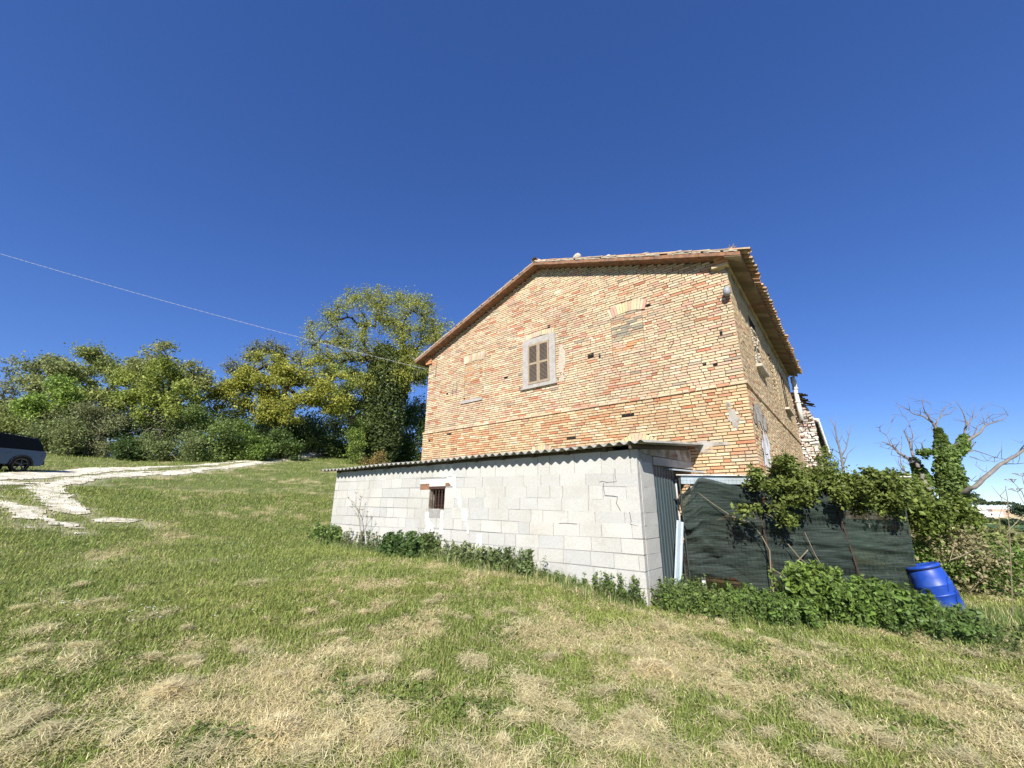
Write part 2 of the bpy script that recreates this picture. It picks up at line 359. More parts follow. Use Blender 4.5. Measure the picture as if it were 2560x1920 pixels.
# flowers
def daisies():
    mb = MB()
    for cx, cy, s, n in ((590,1370,60,34),(380,1540,70,8),(150,1520,40,7),(980,1470,50,8),(300,1560,120,8),(700,1420,90,12)):
        for i in range(n):
            p = G(cx+random.gauss(0, s), cy+random.gauss(0, s*.14)); z = p[2]+.085
            a = random.random()*3
            q = .014
            mb.add([(p[0]+q*math.cos(a+k*math.pi/3), p[1]+q*math.sin(a+k*math.pi/3), z+.004*(k%2)) for k in range(6)], [tuple(range(6))])
    tag(mb.build("daisy_patch", "flower"), "tiny white daisies scattered over the green lawn", kind="stuff")
daisies()

# ================================================================== brick farmhouse
PAL_U = [((.64,.51,.33),.42),((.68,.58,.41),.15),((.58,.43,.27),.14),((.60,.37,.27),.16),((.56,.25,.14),.08),((.46,.18,.10),.03),((.36,.30,.23),.02)]
PAL_L = [((.64,.49,.29),.38),((.62,.43,.24),.21),((.58,.35,.19),.15),((.56,.24,.12),.15),((.44,.16,.08),.05),((.68,.60,.42),.06)]
PAL_S = [((.58,.44,.25),.5),((.52,.37,.20),.2),((.60,.47,.30),.2),((.50,.27,.15),.08),((.42,.18,.10),.02)]
PAL_D = [((.33,.29,.22),.4),((.28,.25,.20),.2),((.46,.38,.25),.2),((.50,.30,.18),.15),((.38,.22,.15),.05)]
PAL_O = [((.58,.27,.13),.45),((.62,.38,.2),.25),((.62,.50,.30),.3)]
def pick(P):
    r = random.random()
    for c, p in P:
        r -= p
        if r <= 0: return c
    return P[0][0]
def bricks(fr, z0, z1, h, spans, pal, d0=0, depth=.06, ls=(.30,.148), ps=.6, joint=.017, jt=.0022, wav=.006, skip=None, dv=.004):
    """rows of single bricks; fr maps (u, outwards, z) to the scene; spans(z) lists the free stretches of a row"""
    C = []; K = []; z = z0; row = 0
    while z < z1-1e-6:
        hh = h*random.uniform(.96, 1.04); last = (None, None)
        for a, b in spans(z+hh/2):
            u = a-random.random()*0 ; first = True
            while u < b-.02:
                L = random.choice(ls[:1]) if random.random() < ps else ls[1]
                L *= random.uniform(.93, 1.07)
                if first and row % 2: L *= .55
                first = False
                e = min(u+L, b)
                if b-e < .07: e = b
                mid = (u+e)/2
                if not (skip and skip(mid, z+hh/2)):
                    wz = wav*(float(vn(np.array([mid*.6]), np.array([z*.7]), 4)[0])-.5)*2
                    za = z+joint/2+wz; zb = z+hh-joint/2+wz; ua = u+joint/2; ub = e-joint/2 if e < b else e
                    d = d0+random.gauss(0, dv); i = .003
                    q = [(ua,zA) for zA in ()]
                    P = [fr(ua, d-depth, za), fr(ub, d-depth, za), fr(ub, d-depth, zb), fr(ua, d-depth, zb),
                         fr(ua+random.uniform(0,i), d, za+random.uniform(0,i)), fr(ub-random.uniform(0,i), d, za+random.uniform(0,i)),
                         fr(ub-random.uniform(0,2*i), d, zb-random.uniform(0,i)), fr(ua+random.uniform(0,2*i), d, zb-random.uniform(0,i))]
                    C.append(P); pl_ = pal(mid, z) if callable(pal) else pal; c = np.array(pick(pl_)); c = c+(np.array(pick(pl_))-c)*random.random()*.55; c = c*(.9+.2*float(vn(np.array([mid*.8]), np.array([z*1.1]), 12)[0])); g = random.uniform(.88, 1.1)
                    K.append([k*g for k in c])
                u = e
        z += hh; row += 1
    return jit(np.array(C), jt*.5), np.array(K)
def cut(full, holes):
    out = [full]
    for a, b in holes:
        nx = []
        for x0, x1 in out:
            if b <= x0 or a >= x1: nx.append((x0, x1)); continue
            if a-x0 > .03: nx.append((x0, a))
            if x1-b > .03: nx.append((b, x1))
        out = nx
    return out
fg = lambda u, d, z: (u, 10-d, z)
fs = lambda u, d, z: (-1.5+d, u, z)
und = lambda x: 7.76-.359*abs(x+7.0)
house = thing("brick_farmhouse", "old two storey brick farmhouse with tiled gable roof behind the block shed", "farmhouse", (-7, 16, -1.0))

ARCH = [(-9.965, 5.075, .50, .05, .29, 15), (-7.075, 5.28, .57, .05, .17, 15), (-4.07, 5.17, .50, .08, .30, 13),
        (-4.08, 1.33, .44, .25, .25, 15), (-7.02, 1.30, .44, .25, .25, 15)]
def arch_geo(a): uc, zs, hw, ri, dp, n = a; Rr = (hw*hw+ri*ri)/(2*ri); return uc, zs+ri-Rr, Rr, Rr+dp, math.asin(min(.999, hw/Rr))
def arch_cut(z):
    H = []
    for a in ARCH:
        uc, zc, r1, r2, th = arch_geo(a)
        if zc+r2*math.cos(th)*1.0 < z < zc+r2:
            w_ = math.sqrt(max(r2*r2-(z-zc)**2, 0)); w_ = min(w_, r2*math.sin(th)); H.append((uc-w_, uc+w_))
        elif zc+r1*math.cos(th) < z <= zc+r2*math.cos(th):
            w_ = (z-zc)*math.tan(th); H.append((uc-w_, uc+w_))
    return H
RECT = [(-7.71,-6.45,3.60,5.30), (-10.41,-9.53,3.70,5.10), (-10.55,-9.50,3.58,3.70), (-4.58,-3.66,4.0,5.19), (-4.52,-3.64,-2,1.40), (-7.46,-6.58,-2,1.40)]
HOLES = [(-11.33,4.12,.10,.07),(-8.44,4.20,.17,.07),(-12.19,2.41,.09,.06),(-10.39,3.77,.07,.06),(-5.26,4.20,.19,.12),(-4.98,4.13,.05,.10),(-6.68,5.52,.10,.05),
         (-3.48,5.25,.14,.06),(-3.97,2.60,.45,.04),(-4.28,2.33,.34,.06),(-2.05,3.25,.09,.05),(-2.28,3.3,.08,.05),(-1.83,3.98,.05,.12),(-2.6,5.0,.06,.05),(-11.1,2.55,.25,.04),(-6.0,1.9,.3,.04)]
def near_hole(u, z):
    return any(abs(u-a) < w_*.6+.05 and abs(z-b) < h_*.5+.02 for a, b, w_, h_ in HOLES)
def gspans(z, lo=-12.5, hi=-1.5):
    s = (7.76-z)/.359-.02
    full = (max(lo, -7-s), min(hi, -7+s))
    if full[1]-full[0] < .1: return []
    H = [(a, b) for a, b, c, d in RECT if c < z < d]+arch_cut(z)+[(a-w_/2, a+w_/2) for a, b, w_, h_ in HOLES if abs(z-b) < h_/2]
    if z > 5.72: H.append((-1.75, -1.4)); H.append((-12.6, -12.35))
    return cut(full, H)
HB = .072
def upal(u, z): return PAL_O if (abs(u+9.97) < .0) else PAL_U
A1, K1 = bricks(fg, 2.76, 7.75, HB, gspans, PAL_U)
A2, K2 = bricks(fg, 2.68, 2.76, .08, lambda z: [(-12.58, -1.46)], PAL_U, d0=.035, depth=.1)
A3, K3 = bricks(fg, -1.6, 2.68, HB, lambda z: gspans(z, -12.58, -1.485), PAL_L, d0=.004)
boxes("gable_wall", np.r_[A1, A2, A3], "brick", house, np.r_[K1, K2, K3])
# recessed mortar core of the whole house (one body of masonry)
core = MB(); e = .028
def corepoly(y, s=1):
    return [(-12.5+e, y, -2.2), (-1.5-e, y, -2.2), (-1.5-e, y, und(-1.5)-.02), (-7, y, und(-7)-.02), (-12.5+e, y, und(-12.5)-.02)]
a, b = corepoly(10+e), corepoly(21.35)
core.add(a+b, [(0,1,2,3,4), (9,8,7,6,5), (0,5,6,1), (1,6,7,2), (2,7,8,3), (3,8,9,4), (4,9,5,0)])
core.build("masonry_core", "mortar", house)
sk = MB()
for u, z, w_, h_ in HOLES:
    sk.box((u-w_/2+.004, 10.012, z-h_/2+.004), (u+w_/2-.004, 10+e+.002, z+h_/2-.004))
sk.apart("putlog_hole", "dark", house)
# side wall
SWIN = [(12.30,13.30,3.74,5.30), (15.30,15.85,3.75,5.05), (17.75,18.95,3.60,5.15)]
def sspans(z, hi=21.33):
    H = [(a, b) for a, b, c, d in SWIN if c < z < d]
    if 1.30 < z < 1.52: H.append((12.40, 12.64))
    return cut((10.02, hi), H)
S1, J1 = bricks(fs, 2.76, 5.45, HB, sspans, PAL_S, joint=.010, dv=.003)
S2, J2 = bricks(fs, 2.68, 2.76, .08, lambda z: [(9.96, 21.36)], PAL_S, d0=.04, depth=.1)
S3, J3 = bricks(fs, -1.6, 2.68, HB, sspans, lambda u, z: PAL_L if u < 10.6+.5*math.sin(z*3) else PAL_S, d0=.004, joint=.010)
sw = boxes("side_wall", np.r_[S1, S2, S3], "brick", house, np.r_[J1, J2, J3])
# limewash and old render left on the side wall and the corner
def patch(name, fr, cu, cz, ru, rz, seed, m, th=.014, thr=.0):
    s = .035; us = np.arange(cu-ru*1.5, cu+ru*1.5, s); zs = np.arange(cz-rz*1.5, cz+rz*1.5, s)
    U, Z = np.meshgrid(us, zs, indexing='ij'); q = ((U-cu)/ru)**2+((Z-cz)/rz)**2
    keep = q+(fbm(U*3.1+seed, Z*3.1, seed, 4)-.5)*2.4 < 1-thr
    k = keep[:-1,:-1] & keep[1:,:-1] & keep[1:,1:] & keep[:-1,1:]
    idx = np.arange(U.size).reshape(U.shape); fa = np.stack([idx[:-1,:-1][k], idx[1:,:-1][k], idx[1:,1:][k], idx[:-1,1:][k]], -1)
    if not len(fa): return
    used, inv = np.unique(fa, return_inverse=True); u = U.ravel()[used]; z = Z.ravel()[used]
    dd = th+.008*fbm(u*9, z*9, seed+5, 2); V = np.array([fr(*t) for t in zip(u, dd, z)])
    return npmesh(name, V, inv.reshape(-1, 4), m, house, smooth=True)
patch("limewash_patch", fs, 11.35, 1.35, .62, .50, 11, "limewash")
patch("render_patch", fs, 11.2, 2.1, .95, .35, 17, "plaster", thr=.25)
patch("render_patch", fg, -2.25, 1.35, .5, .22, 23, "plaster", .006, .45)
patch("render_patch", fg, -1.85, 1.95, .18, .5, 29, "plaster", .006, .5)
patch("render_patch", fg, -6.22, 4.3, .15, .7, 37, "lime", .006, .25)
sb = MB(); sb.box((-1.53, 10.0, 5.45), (-1.494, 21.3, 5.74)); sb.build("render_band", "plaster", house)
# brick arches
for i, a in enumerate(ARCH):
    uc, zc, r1, r2, th = arch_geo(a); n = a[5]; C = []; K = []
    for k in range(n):
        t0 = -th+2*th*(k+.06)/n; t1 = -th+2*th*(k+.94)/n; d = .004+random.gauss(0, .003)
        if i == 3: d += .006
        pts = [(uc+r*math.sin(t), zc+r*math.cos(t)) for r, t in ((r1,t0),(r1,t1),(r2,t1),(r2,t0))]
        C.append([fg(p, d-.07, q) for p, q in pts]+[fg(p, d, q) for p, q in pts])
        K.append([c*random.uniform(.85,1.1) for c in (pick(PAL_U[:4]+PAL_U[:2]) if i != 3 else (.68,.54,.30))])
    boxes("brick_arch", jit(np.array(C), .0015), "brick", house, np.array(K))
# blocked windows
def infill(u0, u1, z0, z1, pal, d0, skip=None, joint=.014, ps=.6):
    C, K = bricks(fg, z0, z1, HB, lambda z: [(u0, u1)], pal, d0=d0, joint=joint, skip=skip, ps=ps, jt=.004)
    return boxes("blocked_opening", C, "brick", house, K)
infill(-10.40, -9.54, 3.71, 5.09, lambda u, z: PAL_O if random.random() < .45 else PAL_U, -.012)
infill(-4.57, -3.67, 4.0, 5.2, lambda u, z: (PAL_D if random.random() < .7 else PAL_U) if z > 4.5 else (PAL_O if random.random() < .4 else PAL_U), -.006)
infill(-4.50, -3.66, 1.0, 1.56, PAL_L, -.012)
infill(-7.44, -6.60, 1.0, 1.56, PAL_L, -.012)
ls = MB(); ls.box((-10.55, 9.985, 3.585), (-9.50, 10.05, 3.695)); ls.build("cement_sill", "cement", house)
# shuttered window
wn = MB()
x0, x1, z0, z1 = -7.71, -6.45, 3.66, 5.29
sx0, sx1, sz0, sz1 = -7.50, -6.67, 3.74, 5.09
wn.box((x0, 9.975, z0), (sx0, 10.04, z1)); wn.box((sx1, 9.975, z0), (x1, 10.04, z1))
wn.box((sx0, 9.975, sz1), (sx1, 10.04, z1)); wn.box((sx0, 9.975, z0), (sx1, 10.04, sz0))
win = wn.build("window", "cement", house)
rs = MB(); rs.box((sx0, 10.012, sz0), (sx1, 10.0158, sz1)); rs.build("window_recess", "dark", win)
si = MB(); si.box((x0-.06, 9.93, z0-.055), (x1+.05, 10.02, z0-.002)); si.build("window_sill", "cement", win)
def shutter(a, b):
    m = MB(); f = .055; ms_ = MB()
    m.box((a, 9.962, sz0+.004), (a+f, 9.992, sz1-.004)); m.box((b-f, 9.962, sz0+.004), (b, 9.992, sz1-.004))
    for zc in (sz0+.04, (sz0+sz1)/2, sz1-.04): m.box((a+f, 9.963, zc-.035), (b-f, 9.991, zc+.035))
    for p0, p1 in ((sz0+.08, (sz0+sz1)/2-.04), ((sz0+sz1)/2+.04, sz1-.08)):
        n = 13
        for k in range(n):
            z = p0+(p1-p0)*(k+.5)/n
            ms_.add([(a+f-.005, 9.964, z-.016), (b-f+.005, 9.964, z-.016), (b-f+.005, 9.968, z-.021), (a+f-.005, 9.968, z-.021),
                   (a+f-.005, 9.986, z+.018), (b-f+.005, 9.986, z+.018), (b-f+.005, 9.990, z+.013), (a+f-.005, 9.990, z+.013)],
                  [(0,1,5,4),(3,7,6,2),(0,3,2,1),(4,5,6,7)])
    so_ = m.build("shutter", "wood", win); ms_.build("shutter_slats", "slat", so_) if False else ms_.build("shutter_slats", "slat", win)
xm = (sx0+sx1)/2; shutter(sx0+.01, xm-.003); shutter(xm+.003, sx1-.01)
hk = MB()
for p in ((-7.80,3.70),(-6.36,3.74)):
    hk = MB()
    hk.tube([(p[0],10,p[1]),(p[0],9.93,p[1]+.02),(p[0]+.03,9.92,p[1]-.05)], .008, 5); hk.tube([(p[0]-.03,9.95,p[1]+.03),(p[0]+.04,9.94,p[1]-.01)], .008, 5); hk.build('shutter_hook', 'rust', win)

wr = MB()
wr.tube([(-11.98,9.985,5.6),(-12.02,9.975,5.3),(-12.05,9.985,4.9)], .006, 4); wr.tube([(-10.98,9.98,4.42),(-10.75,9.96,4.40),(-10.82,9.98,4.0)], .006, 4)
wr.tube([(-10.98,9.98,4.42),(-11.02,9.98,3.95)], .005, 4); wr.tube([(-3.0,9.985,4.05),(-2.95,9.95,4.12),(-2.9,9.97,4.05),(-3.02,9.97,3.9)], .006, 4)
wr.apart("iron_hook", "rust", house)
lm = MB(); lm.tube([(-1.52,10.0,4.92),(-1.56,9.93,4.94)], .02, 6)
P = np.array([-1.545,9.86,4.93]); lm.tube([P+(0,0,.12),P+(0,0,.10),P+(0,0,.03),P+(0,0,-.05),P+(0,0,-.10),P+(0,0,-.12)], [.02,.06,.085,.085,.06,.02], 12)
lm.build("wall_lamp", "lamp", house, True)
# side windows: frames, infill, sills
sv = MB()
for a, b, c, d in SWIN: sv.box((-1.53, a+.002, c+.002), (-1.508, b-.002, d-.002))
sv.apart("side_opening", "dark", house)
C, K = bricks(fs, 3.78, 4.85, HB*1.05, lambda z: [(12.34, 13.26)], [((.55,.48,.38),.7),((.45,.32,.2),.3)], d0=.02, dv=.02)
boxes("blocked_side_opening", C, "brick", house, K)
C, K = bricks(fs, 3.78, 4.9, HB, lambda z: [(15.32, 15.83)], PAL_S, d0=-.0, dv=.008); boxes("blocked_side_opening", C, "brick", house, K)
C, K = bricks(fs, 3.6, 4.95, HB, lambda z: [(16.25+.06*(int(z/HB)%2), 16.42)], [((.70,.60,.38),1)], d0=.012); boxes("brick_toothing", C, "brick", house, K)
sl = MB()
for a, b, c in ((12.15,13.45,3.68),(17.55,19.1,3.52)): sl.box((-1.55, a, c), (-1.36, b, c+.07))
sl.apart("side_sill", "stone", house)
for a, b in ((17.78,18.34),(18.36,18.92)):
    sh = MB()
    sh.box((-1.52, a, 3.62), (-1.485, a+.06, 5.12)); sh.box((-1.52, b-.06, 3.62), (-1.485, b, 5.12))
    for zc in (3.65, 4.37, 5.08): sh.box((-1.52, a+.06, zc-.04), (-1.487, b-.06, zc+.04))
    for k in range(30):
        z = 3.70+k*.047
        sh.add([(-1.485,a+.06,z),(-1.485,b-.06,z),(-1.515,b-.06,z+.03),(-1.515,a+.06,z+.03)], [(0,1,2,3)])
    sh.build("side_shutter", "wood", house)
# brick cornice under the eaves
cn = MB()
for st, (zz, xo) in enumerate(((5.745, .06), (5.80, .14), (5.855, .24))):
    y = 9.98
    while y < 21.3:
        L = .30 if st != 1 else .15; L *= random.uniform(.9, 1.1); g = random.uniform(.8, 1.1); c = pick(PAL_S)
        cn.box((-1.54, y+.005, zz-.052), (-1.5+xo+random.gauss(0,.004), min(y+L, 21.32)-.005, zz), tuple(k*g for k in c)); y += L
cn.build("brick_cornice", "brick", house)
cc = MB()
for a, b, c, d in ((-1.80,-1.44,5.64,5.71),(-1.72,-1.42,5.72,5.80),(-1.72,-1.34,5.81,5.90),(-1.70,-1.28,5.91,6.0)):
    cc.box((a, 9.90-(c-5.6)*.35, c), (b, 10.05, d-.006), pick(PAL_O))
cc.build('corner_corbel', 'brick', house); cc = MB()
for a, b, c, d in ((-12.62,-12.3,5.52,5.60),(-12.68,-12.3,5.61,5.70),(-12.78,-12.3,5.70,5.78)): cc.box((a, 9.93, c), (b, 10.05, d-.006), pick(PAL_O))
cc.build('corner_corbel', 'brick', house)
# roof: terracotta boards, mortar bed, verge row and rows of round tiles
roof = MB(); YF, YB = 9.68, 21.25
def slope(xa, xb, za, zb, y0, y1, mb, c=None):
    m = MB() if mb is None else mb
    return m.hexa([(xa, y0, und(xa)+za), (xb, y0, und(xb)+za), (xb, y0, und(xb)+zb), (xa, y0, und(xa)+zb),
                   (xa, y1, und(xa)+za), (xb, y1, und(xb)+za), (xb, y1, und(xb)+zb), (xa, y1, und(xa)+zb)], c)
for xa, xb in ((-13.02, -7.0), (-7.0, -1.12)):
    n = 20
    for k in range(n):
        a = xa+(xb-xa)*k/n; b = xa+(xb-xa)*(k+1)/n-.004
        slope(a, b, random.uniform(-.003,.003), .10+random.uniform(-.004,.004), YF+random.uniform(0,.012), YB, roof)
es = MB(); yy = YF+.02  # soffit: wall brick tones darkened, the eave's shade put into their colour
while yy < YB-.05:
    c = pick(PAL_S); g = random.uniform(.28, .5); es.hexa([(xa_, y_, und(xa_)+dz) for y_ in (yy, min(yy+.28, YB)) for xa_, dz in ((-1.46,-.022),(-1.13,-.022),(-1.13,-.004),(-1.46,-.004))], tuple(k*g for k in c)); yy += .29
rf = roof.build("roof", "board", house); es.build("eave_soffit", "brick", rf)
mt = MB(); x = -13.0
while x < -1.2:
    L = random.uniform(.03, .12); b = min(x+L, -1.15)
    if not (x < -7 < b):
        a1 = random.uniform(.10, .112); b1 = random.uniform(.125, .142)
        if random.random() < .9: slope(x, b, a1, b1, YF-random.uniform(-.004,.014), YF+.2, mt)
    x = b
mt.build("mortar_bed", "lime", rf)
def tiles():
    V = []; Fc = []; K = []
    prof = [math.pi*k/6 for k in range(7)]
    def one(y, s0, sgn, L, r_a, r_b, zo, up_=1, col=None, tilt=0, dy=0):
        n0 = len(V)
        for s, r_ in ((s0, r_a), (s0+L, r_b)):
            x = -7+sgn*s
            for t in prof:
                V.append((x, y+r_*math.cos(t)+dy*(s-s0), und(x)+zo+tilt*(s0+L-s)+up_*r_*math.sin(t)*.85)); K.append(col)
        for k in range(6): Fc.append((n0+k, n0+k+1, n0+7+k+1, n0+7+k))
    def tc():
        c = random.choice([(.40,.24,.14),(.46,.30,.18),(.38,.27,.18),(.50,.33,.20),(.30,.24,.18),(.44,.22,.12)]); g = random.uniform(.8,1.15); return tuple(k*g for k in c)
    nrow = 52; sp = (YB-9.77)/(nrow-1)
    for r_ in range(nrow):
        y = 9.77+r_*sp
        for sgn in (1, -1):
            s = .03; tot = 6.03
            off = random.uniform(-.015, .03) if r_ else 0
            while s < tot-.2:
                L = .44; last = s+L > tot-.2
                e_ = random.gauss(0, .012)
                if last: L = tot+off-s+(.02 if r_ % 7 else .06)
                if r_ and last and sgn == 1 and r_ in (7, 8): L -= .25
                one(y+random.gauss(0, .006), s-.03, sgn, L+.03, .074, .094, .145, 1, tc(), .012, e_)
                s += .40 if not last else 9
            if r_ < nrow-1:
                s = .03
                while s < tot-.2:
                    L = .44; last = s+L > tot-.2
                    if last: L = tot-.03+random.uniform(-.02,.03)-s
                    one(y+sp/2, s-.03, sgn, L+.03, .10, .078, .20, -1, tc()); s += .40 if not last else 9
    for k in range(28):                      # ridge tiles
        y = YF+k*.42; n0 = len(V); c = tc()
        for yy, r_ in ((y, .115), (y+.47, .095)):
            for t in prof: V.append((-7+r_*math.cos(t), yy, und(-7)+.17+r_*math.sin(t))); K.append(c)
        for q in range(6): Fc.append((n0+q, n0+q+1, n0+7+q+1, n0+7+q))
    return npmesh("roof_tiles", np.array(V), np.array(Fc), "tile", rf, np.array(K))
tiles()
def blob_mesh(P, rr, seed, m, name, label, cat, sq=.8):
    import bmesh
    bm = bmesh.new(); bmesh.ops.create_icosphere(bm, subdivisions=3, radius=1)
    rg = random.Random(seed); o = rg.random()*50
    for v in bm.verts:
        n = float(fbm(np.array([v.co.x*1.3+o]), np.array([v.co.y*1.3+v.co.z*1.7+o]), seed, 3)[0])
        v.co *= .7+.7*n; v.co.z *= sq
    me = bpy.data.meshes.new(name); bm.to_mesh(me); bm.free()
    ob = link(name, me, m); ob.scale = rr; ob.location = P; return tag(ob, label, cat)
def onroof(px, py, y=9.86, dz=0):
    d = ray(px, py); p = d*y/d[1]; return (p[0], y, und(p[0])+.24+dz)
blob_mesh(onroof(1442, 634, dz=.05), (.12,.11,.14), 3, "stone", "roof_stone", "brownish lump of stone on the roof edge just right of the gable peak", "stone")
blob_mesh(onroof(1520, 633, dz=.01), (.07,.06,.05), 5, "white", "mortar_lump", "small white lump of mortar on the roof edge", "mortar lump")
blob_mesh(onroof(1345, 643, dz=-.0), (.09,.07,.06), 8, "white", "mortar_lump", "white mortar lump capping the very peak of the roof edge", "mortar lump")
for px, py, lb in ((1607, 626, "broken pale roof tile lying flat halfway along the right roof edge"), (1688, 617, "tilted whitish broken tile lying near the right end of the roof edge")):
    p = np.array(onroof(px, py, dz=.015)); m = MB()
    m.hexa([p+q for q in np.array([(-.16,-.08,0),(.15,-.06,-.04),(.15,-.06,-.02),(-.16,-.08,.02),(-.16,.1,.01),(.16,.09,-.03),(.17,.09,.0),(-.15,.1,.045)])])
    tag(m.build("broken_tile", "stone"), lb, "roof tile")
# sprig of dry moss near the right end
m = MB(); p = np.array(onroof(1822, 606, dz=-.02))
for k in range(40):
    q = p+np.array([random.gauss(0,.07), random.gauss(0,.05), 0]); m.tube([q, q+np.array([random.gauss(0,.03), random.gauss(0,.03), random.uniform(.03,.14)])], [.008,.002], 3)
tag(m.build("moss_tuft", "stem"), "dry tuft of moss and weeds growing on the roof corner", "moss")

# ================================================================== ruined wing behind the house
ann = thing("ruined_annex", "crumbling rubble stone wing with sagging roof behind the farmhouse", "outbuilding", (-1.2, 22, -1.2))
fa_ = lambda u, d, z: (u, 21.38-d, z)
def aspan(z): return [(-1.75, min(-.88, -1.30+(4.95-z)*.36))] if z < 4.95 else []
C, K = bricks(fa_, -1.5, 4.95, .105, aspan, [((.66,.62,.56),.5),((.55,.42,.36),.2),((.50,.33,.28),.12),((.45,.40,.33),.18)], ls=(.26,.14), ps=.5, joint=.02, jt=.03, dv=.03, depth=.3, wav=.03)
boxes("rubble_wall", C, "rubble", ann, K)
m = MB(); m.hexa([(-1.7,21.5,-2),(-.95,21.5,-2),(-.95,21.5,3.55),(-1.7,21.5,4.9),(-1.7,27,-2),(-.95,27,-2),(-.95,27,2.5),(-1.7,27,3.2)]); m.build("wing_wall", "plaster", ann)
m = MB(); m.tube([(-1.33,21.22,5.65),(-1.31,21.22,5.45),(-1.31,21.22,4.9),(-1.30,21.22,4.3),(-1.28,21.22,3.7)], [.09,.10,.085,.09,.085], 10)
for z in (5.42, 5.1, 4.5): m.tube([(-1.31,21.22,z-.03),(-1.31,21.22,z+.03)], .115, 10)
m.build("chimney_pipe", "white", ann, True)
m = MB()
for k in range(16):
    z = 4.35+random.random()*.55; x = -1.22+(4.95-z)*.35; L = random.uniform(.12, .4); a = random.uniform(-.5,.15)
    m.hexa([np.array((x-.1,21.1+random.random()*.3,z))+q for q in np.array([(0,0,0),(L,0,L*a),(L,0,L*a+.03),(0,0,.04),(0,.2,0),(L,.2,L*a),(L,.2,L*a+.03),(0,.2,.04)])])
m.build("broken_eave", "dkwood", ann)
m = MB(); m.hexa([(-1.35,21.38,3.78),(-.80,21.38,3.58),(-.80,21.38,3.66),(-1.35,21.38,3.9),(-1.35,27.2,2.85),(-.80,27.2,2.62),(-.80,27.2,2.70),(-1.35,27.2,2.97)])
m.build("wing_roof", "dkwood", ann)
m = MB()
for k in range(26):
    y = 21.5+k*.22; z = 3.70-(y-21.38)*.165
    m.tube([(-1.3,y,z+.18),(-.72,y,z-.02)], [.07,.075], 6)
m.build("wing_tiles", "tile", ann)

# ================================================================== block shed
SY = -0.0401; N_ = np.array([math.sin(SY), math.cos(SY), 0]); T_ = np.array([math.cos(SY), -math.sin(SY), 0]); YS = 7.3545
def ft(t, d, z): p = T_*t+N_*(YS-d); return (p[0], p[1], z)
shed = thing("block_shed", "low lean-to shed of pale concrete blocks with corrugated roof", "shed", (-7.5, 8.4, -1.2))
TL, TR, ZT = -12.5, -2.70, 1.02
CR = .251
def wcurve(t, k):          # the courses sag a little towards the right, as the real wall does
    return -.03*max(0, 5-k)*((t-TL)/(TR-TL))**2+.012*math.sin(t*1.3+k)
Cb = []; Kb = []
bpal = [((.52,.51,.475),.4),((.54,.525,.485),.3),((.49,.485,.46),.2),((.56,.535,.48),.1)]
zrows = [0.923-CR*k for k in range(0, 11)]          # course joints, top one just under the roof
W0, W1, WZ0, WZ1 = -8.13, -7.57, -.045, .515
LT = (-8.50, -7.33, .515, .69)
zz = [ZT+.02]+[z-.17 for z in zrows]
for k in range(11):
    zt = zz[k]; zb = zz[k+1] if k+1 < len(zz) else zt-CR
    if k == 0: zt, zb = ZT+.03, .753
    else: zt, zb = .753-CR*(k-1), .753-CR*k
    t = TR; first = True
    while t > TL+.02:
        L = random.choice((.575,.575,.575,.575,.29,.45)); 
        if first: L = (.12, .46, .24, .55, .30, .18, .4, .1, .5, .33, .2)[k]; first = False
        a = max(t-L, TL)
        if a-TL < .12: a = TL
        segs = cut((a, t), ([(W0, W1)] if zb < WZ1-.03 and zt > WZ0+.03 else [])+([(LT[0], LT[1])] if zb < LT[3]-.02 and zt > LT[2]+.02 else []))
        for s0, s1 in segs:
            j = .006; d = random.gauss(0, .0025); g = random.uniform(.93, 1.06); c = pick(bpal)
            A0, A1_ = s0+j, s1-(j if s1 != TR else 0)
            if s0 in (W1, LT[1]): A0 = s0
            if s1 in (W0, LT[0]): A1_ = s1
            P = [ft(q, dd, z_+wcurve(q, k+(z_ == zb))) for dd in (d-.12, d) for q, z_ in ((A0, zb+j), (A1_, zb+j), (A1_, zt-j), (A0, zt-j))]
            if k == 0: P = [(p[0], p[1], ZT+.03 if i in (2,3,6,7) else p[2]) for i, p in enumerate(P)]
            Cb.append(P); Kb.append([x*g for x in c])
        t = a
boxes("block_wall", jit(np.array(Cb), .0012), "block", shed, np.array(Kb))
m = MB()
def sbox(t0, t1, d0, d1, z0, z1, mb): return mb.hexa([ft(t0,d0,z0), ft(t1,d0,z0), ft(t1,d0,z1), ft(t0,d0,z1), ft(t0,d1,z0), ft(t1,d1,z0), ft(t1,d1,z1), ft(t0,d1,z1)])
for t0, t1, z0, z1 in ((TL+.012, W0, -2, ZT+.02), (W1, TR-.012, -2, ZT+.02), (W0, W1, -2, WZ0), (W0, W1, WZ1, ZT+.02)): sbox(t0, t1, -.19, -.009, z0, z1, m)
m.build("mortar_joint", "bmortar", shed)
# right hand pillar: the wall's return towards the farmhouse
Cb = []; Kb = []; XR = ft(TR, 0, 0)[0]
for k in range(11):
    zt, zb = (ZT+.03, .753) if k == 0 else (.753-CR*(k-1), .753-CR*k)
    y = ft(TR, 0, 0)[1]+.125; ye = 8.02
    cuts = [y, ye] if k % 2 else [y+.0, y+.12, ye]
    for a, b in zip(cuts[:-1], cuts[1:]):
        dx = random.gauss(0, .004); sg = -.03*max(0, 5-k)
        Cb.append([(XR-.19, a+.006, zb+.006+sg), (XR-.19, b-.006, zb+.006+sg), (XR-.19, b-.006, zt-.006+sg), (XR-.19, a+.006, zt-.006+sg),
                   (XR+dx, a+.006, zb+.006+sg), (XR+dx, b-.006, zb+.006+sg), (XR+dx, b-.006, zt-.006+sg), (XR+dx, a+.006, zt-.006+sg)]); Kb.append(pick(bpal))
boxes("return_wall", jit(np.array(Cb), .003), "block", shed, np.array(Kb))
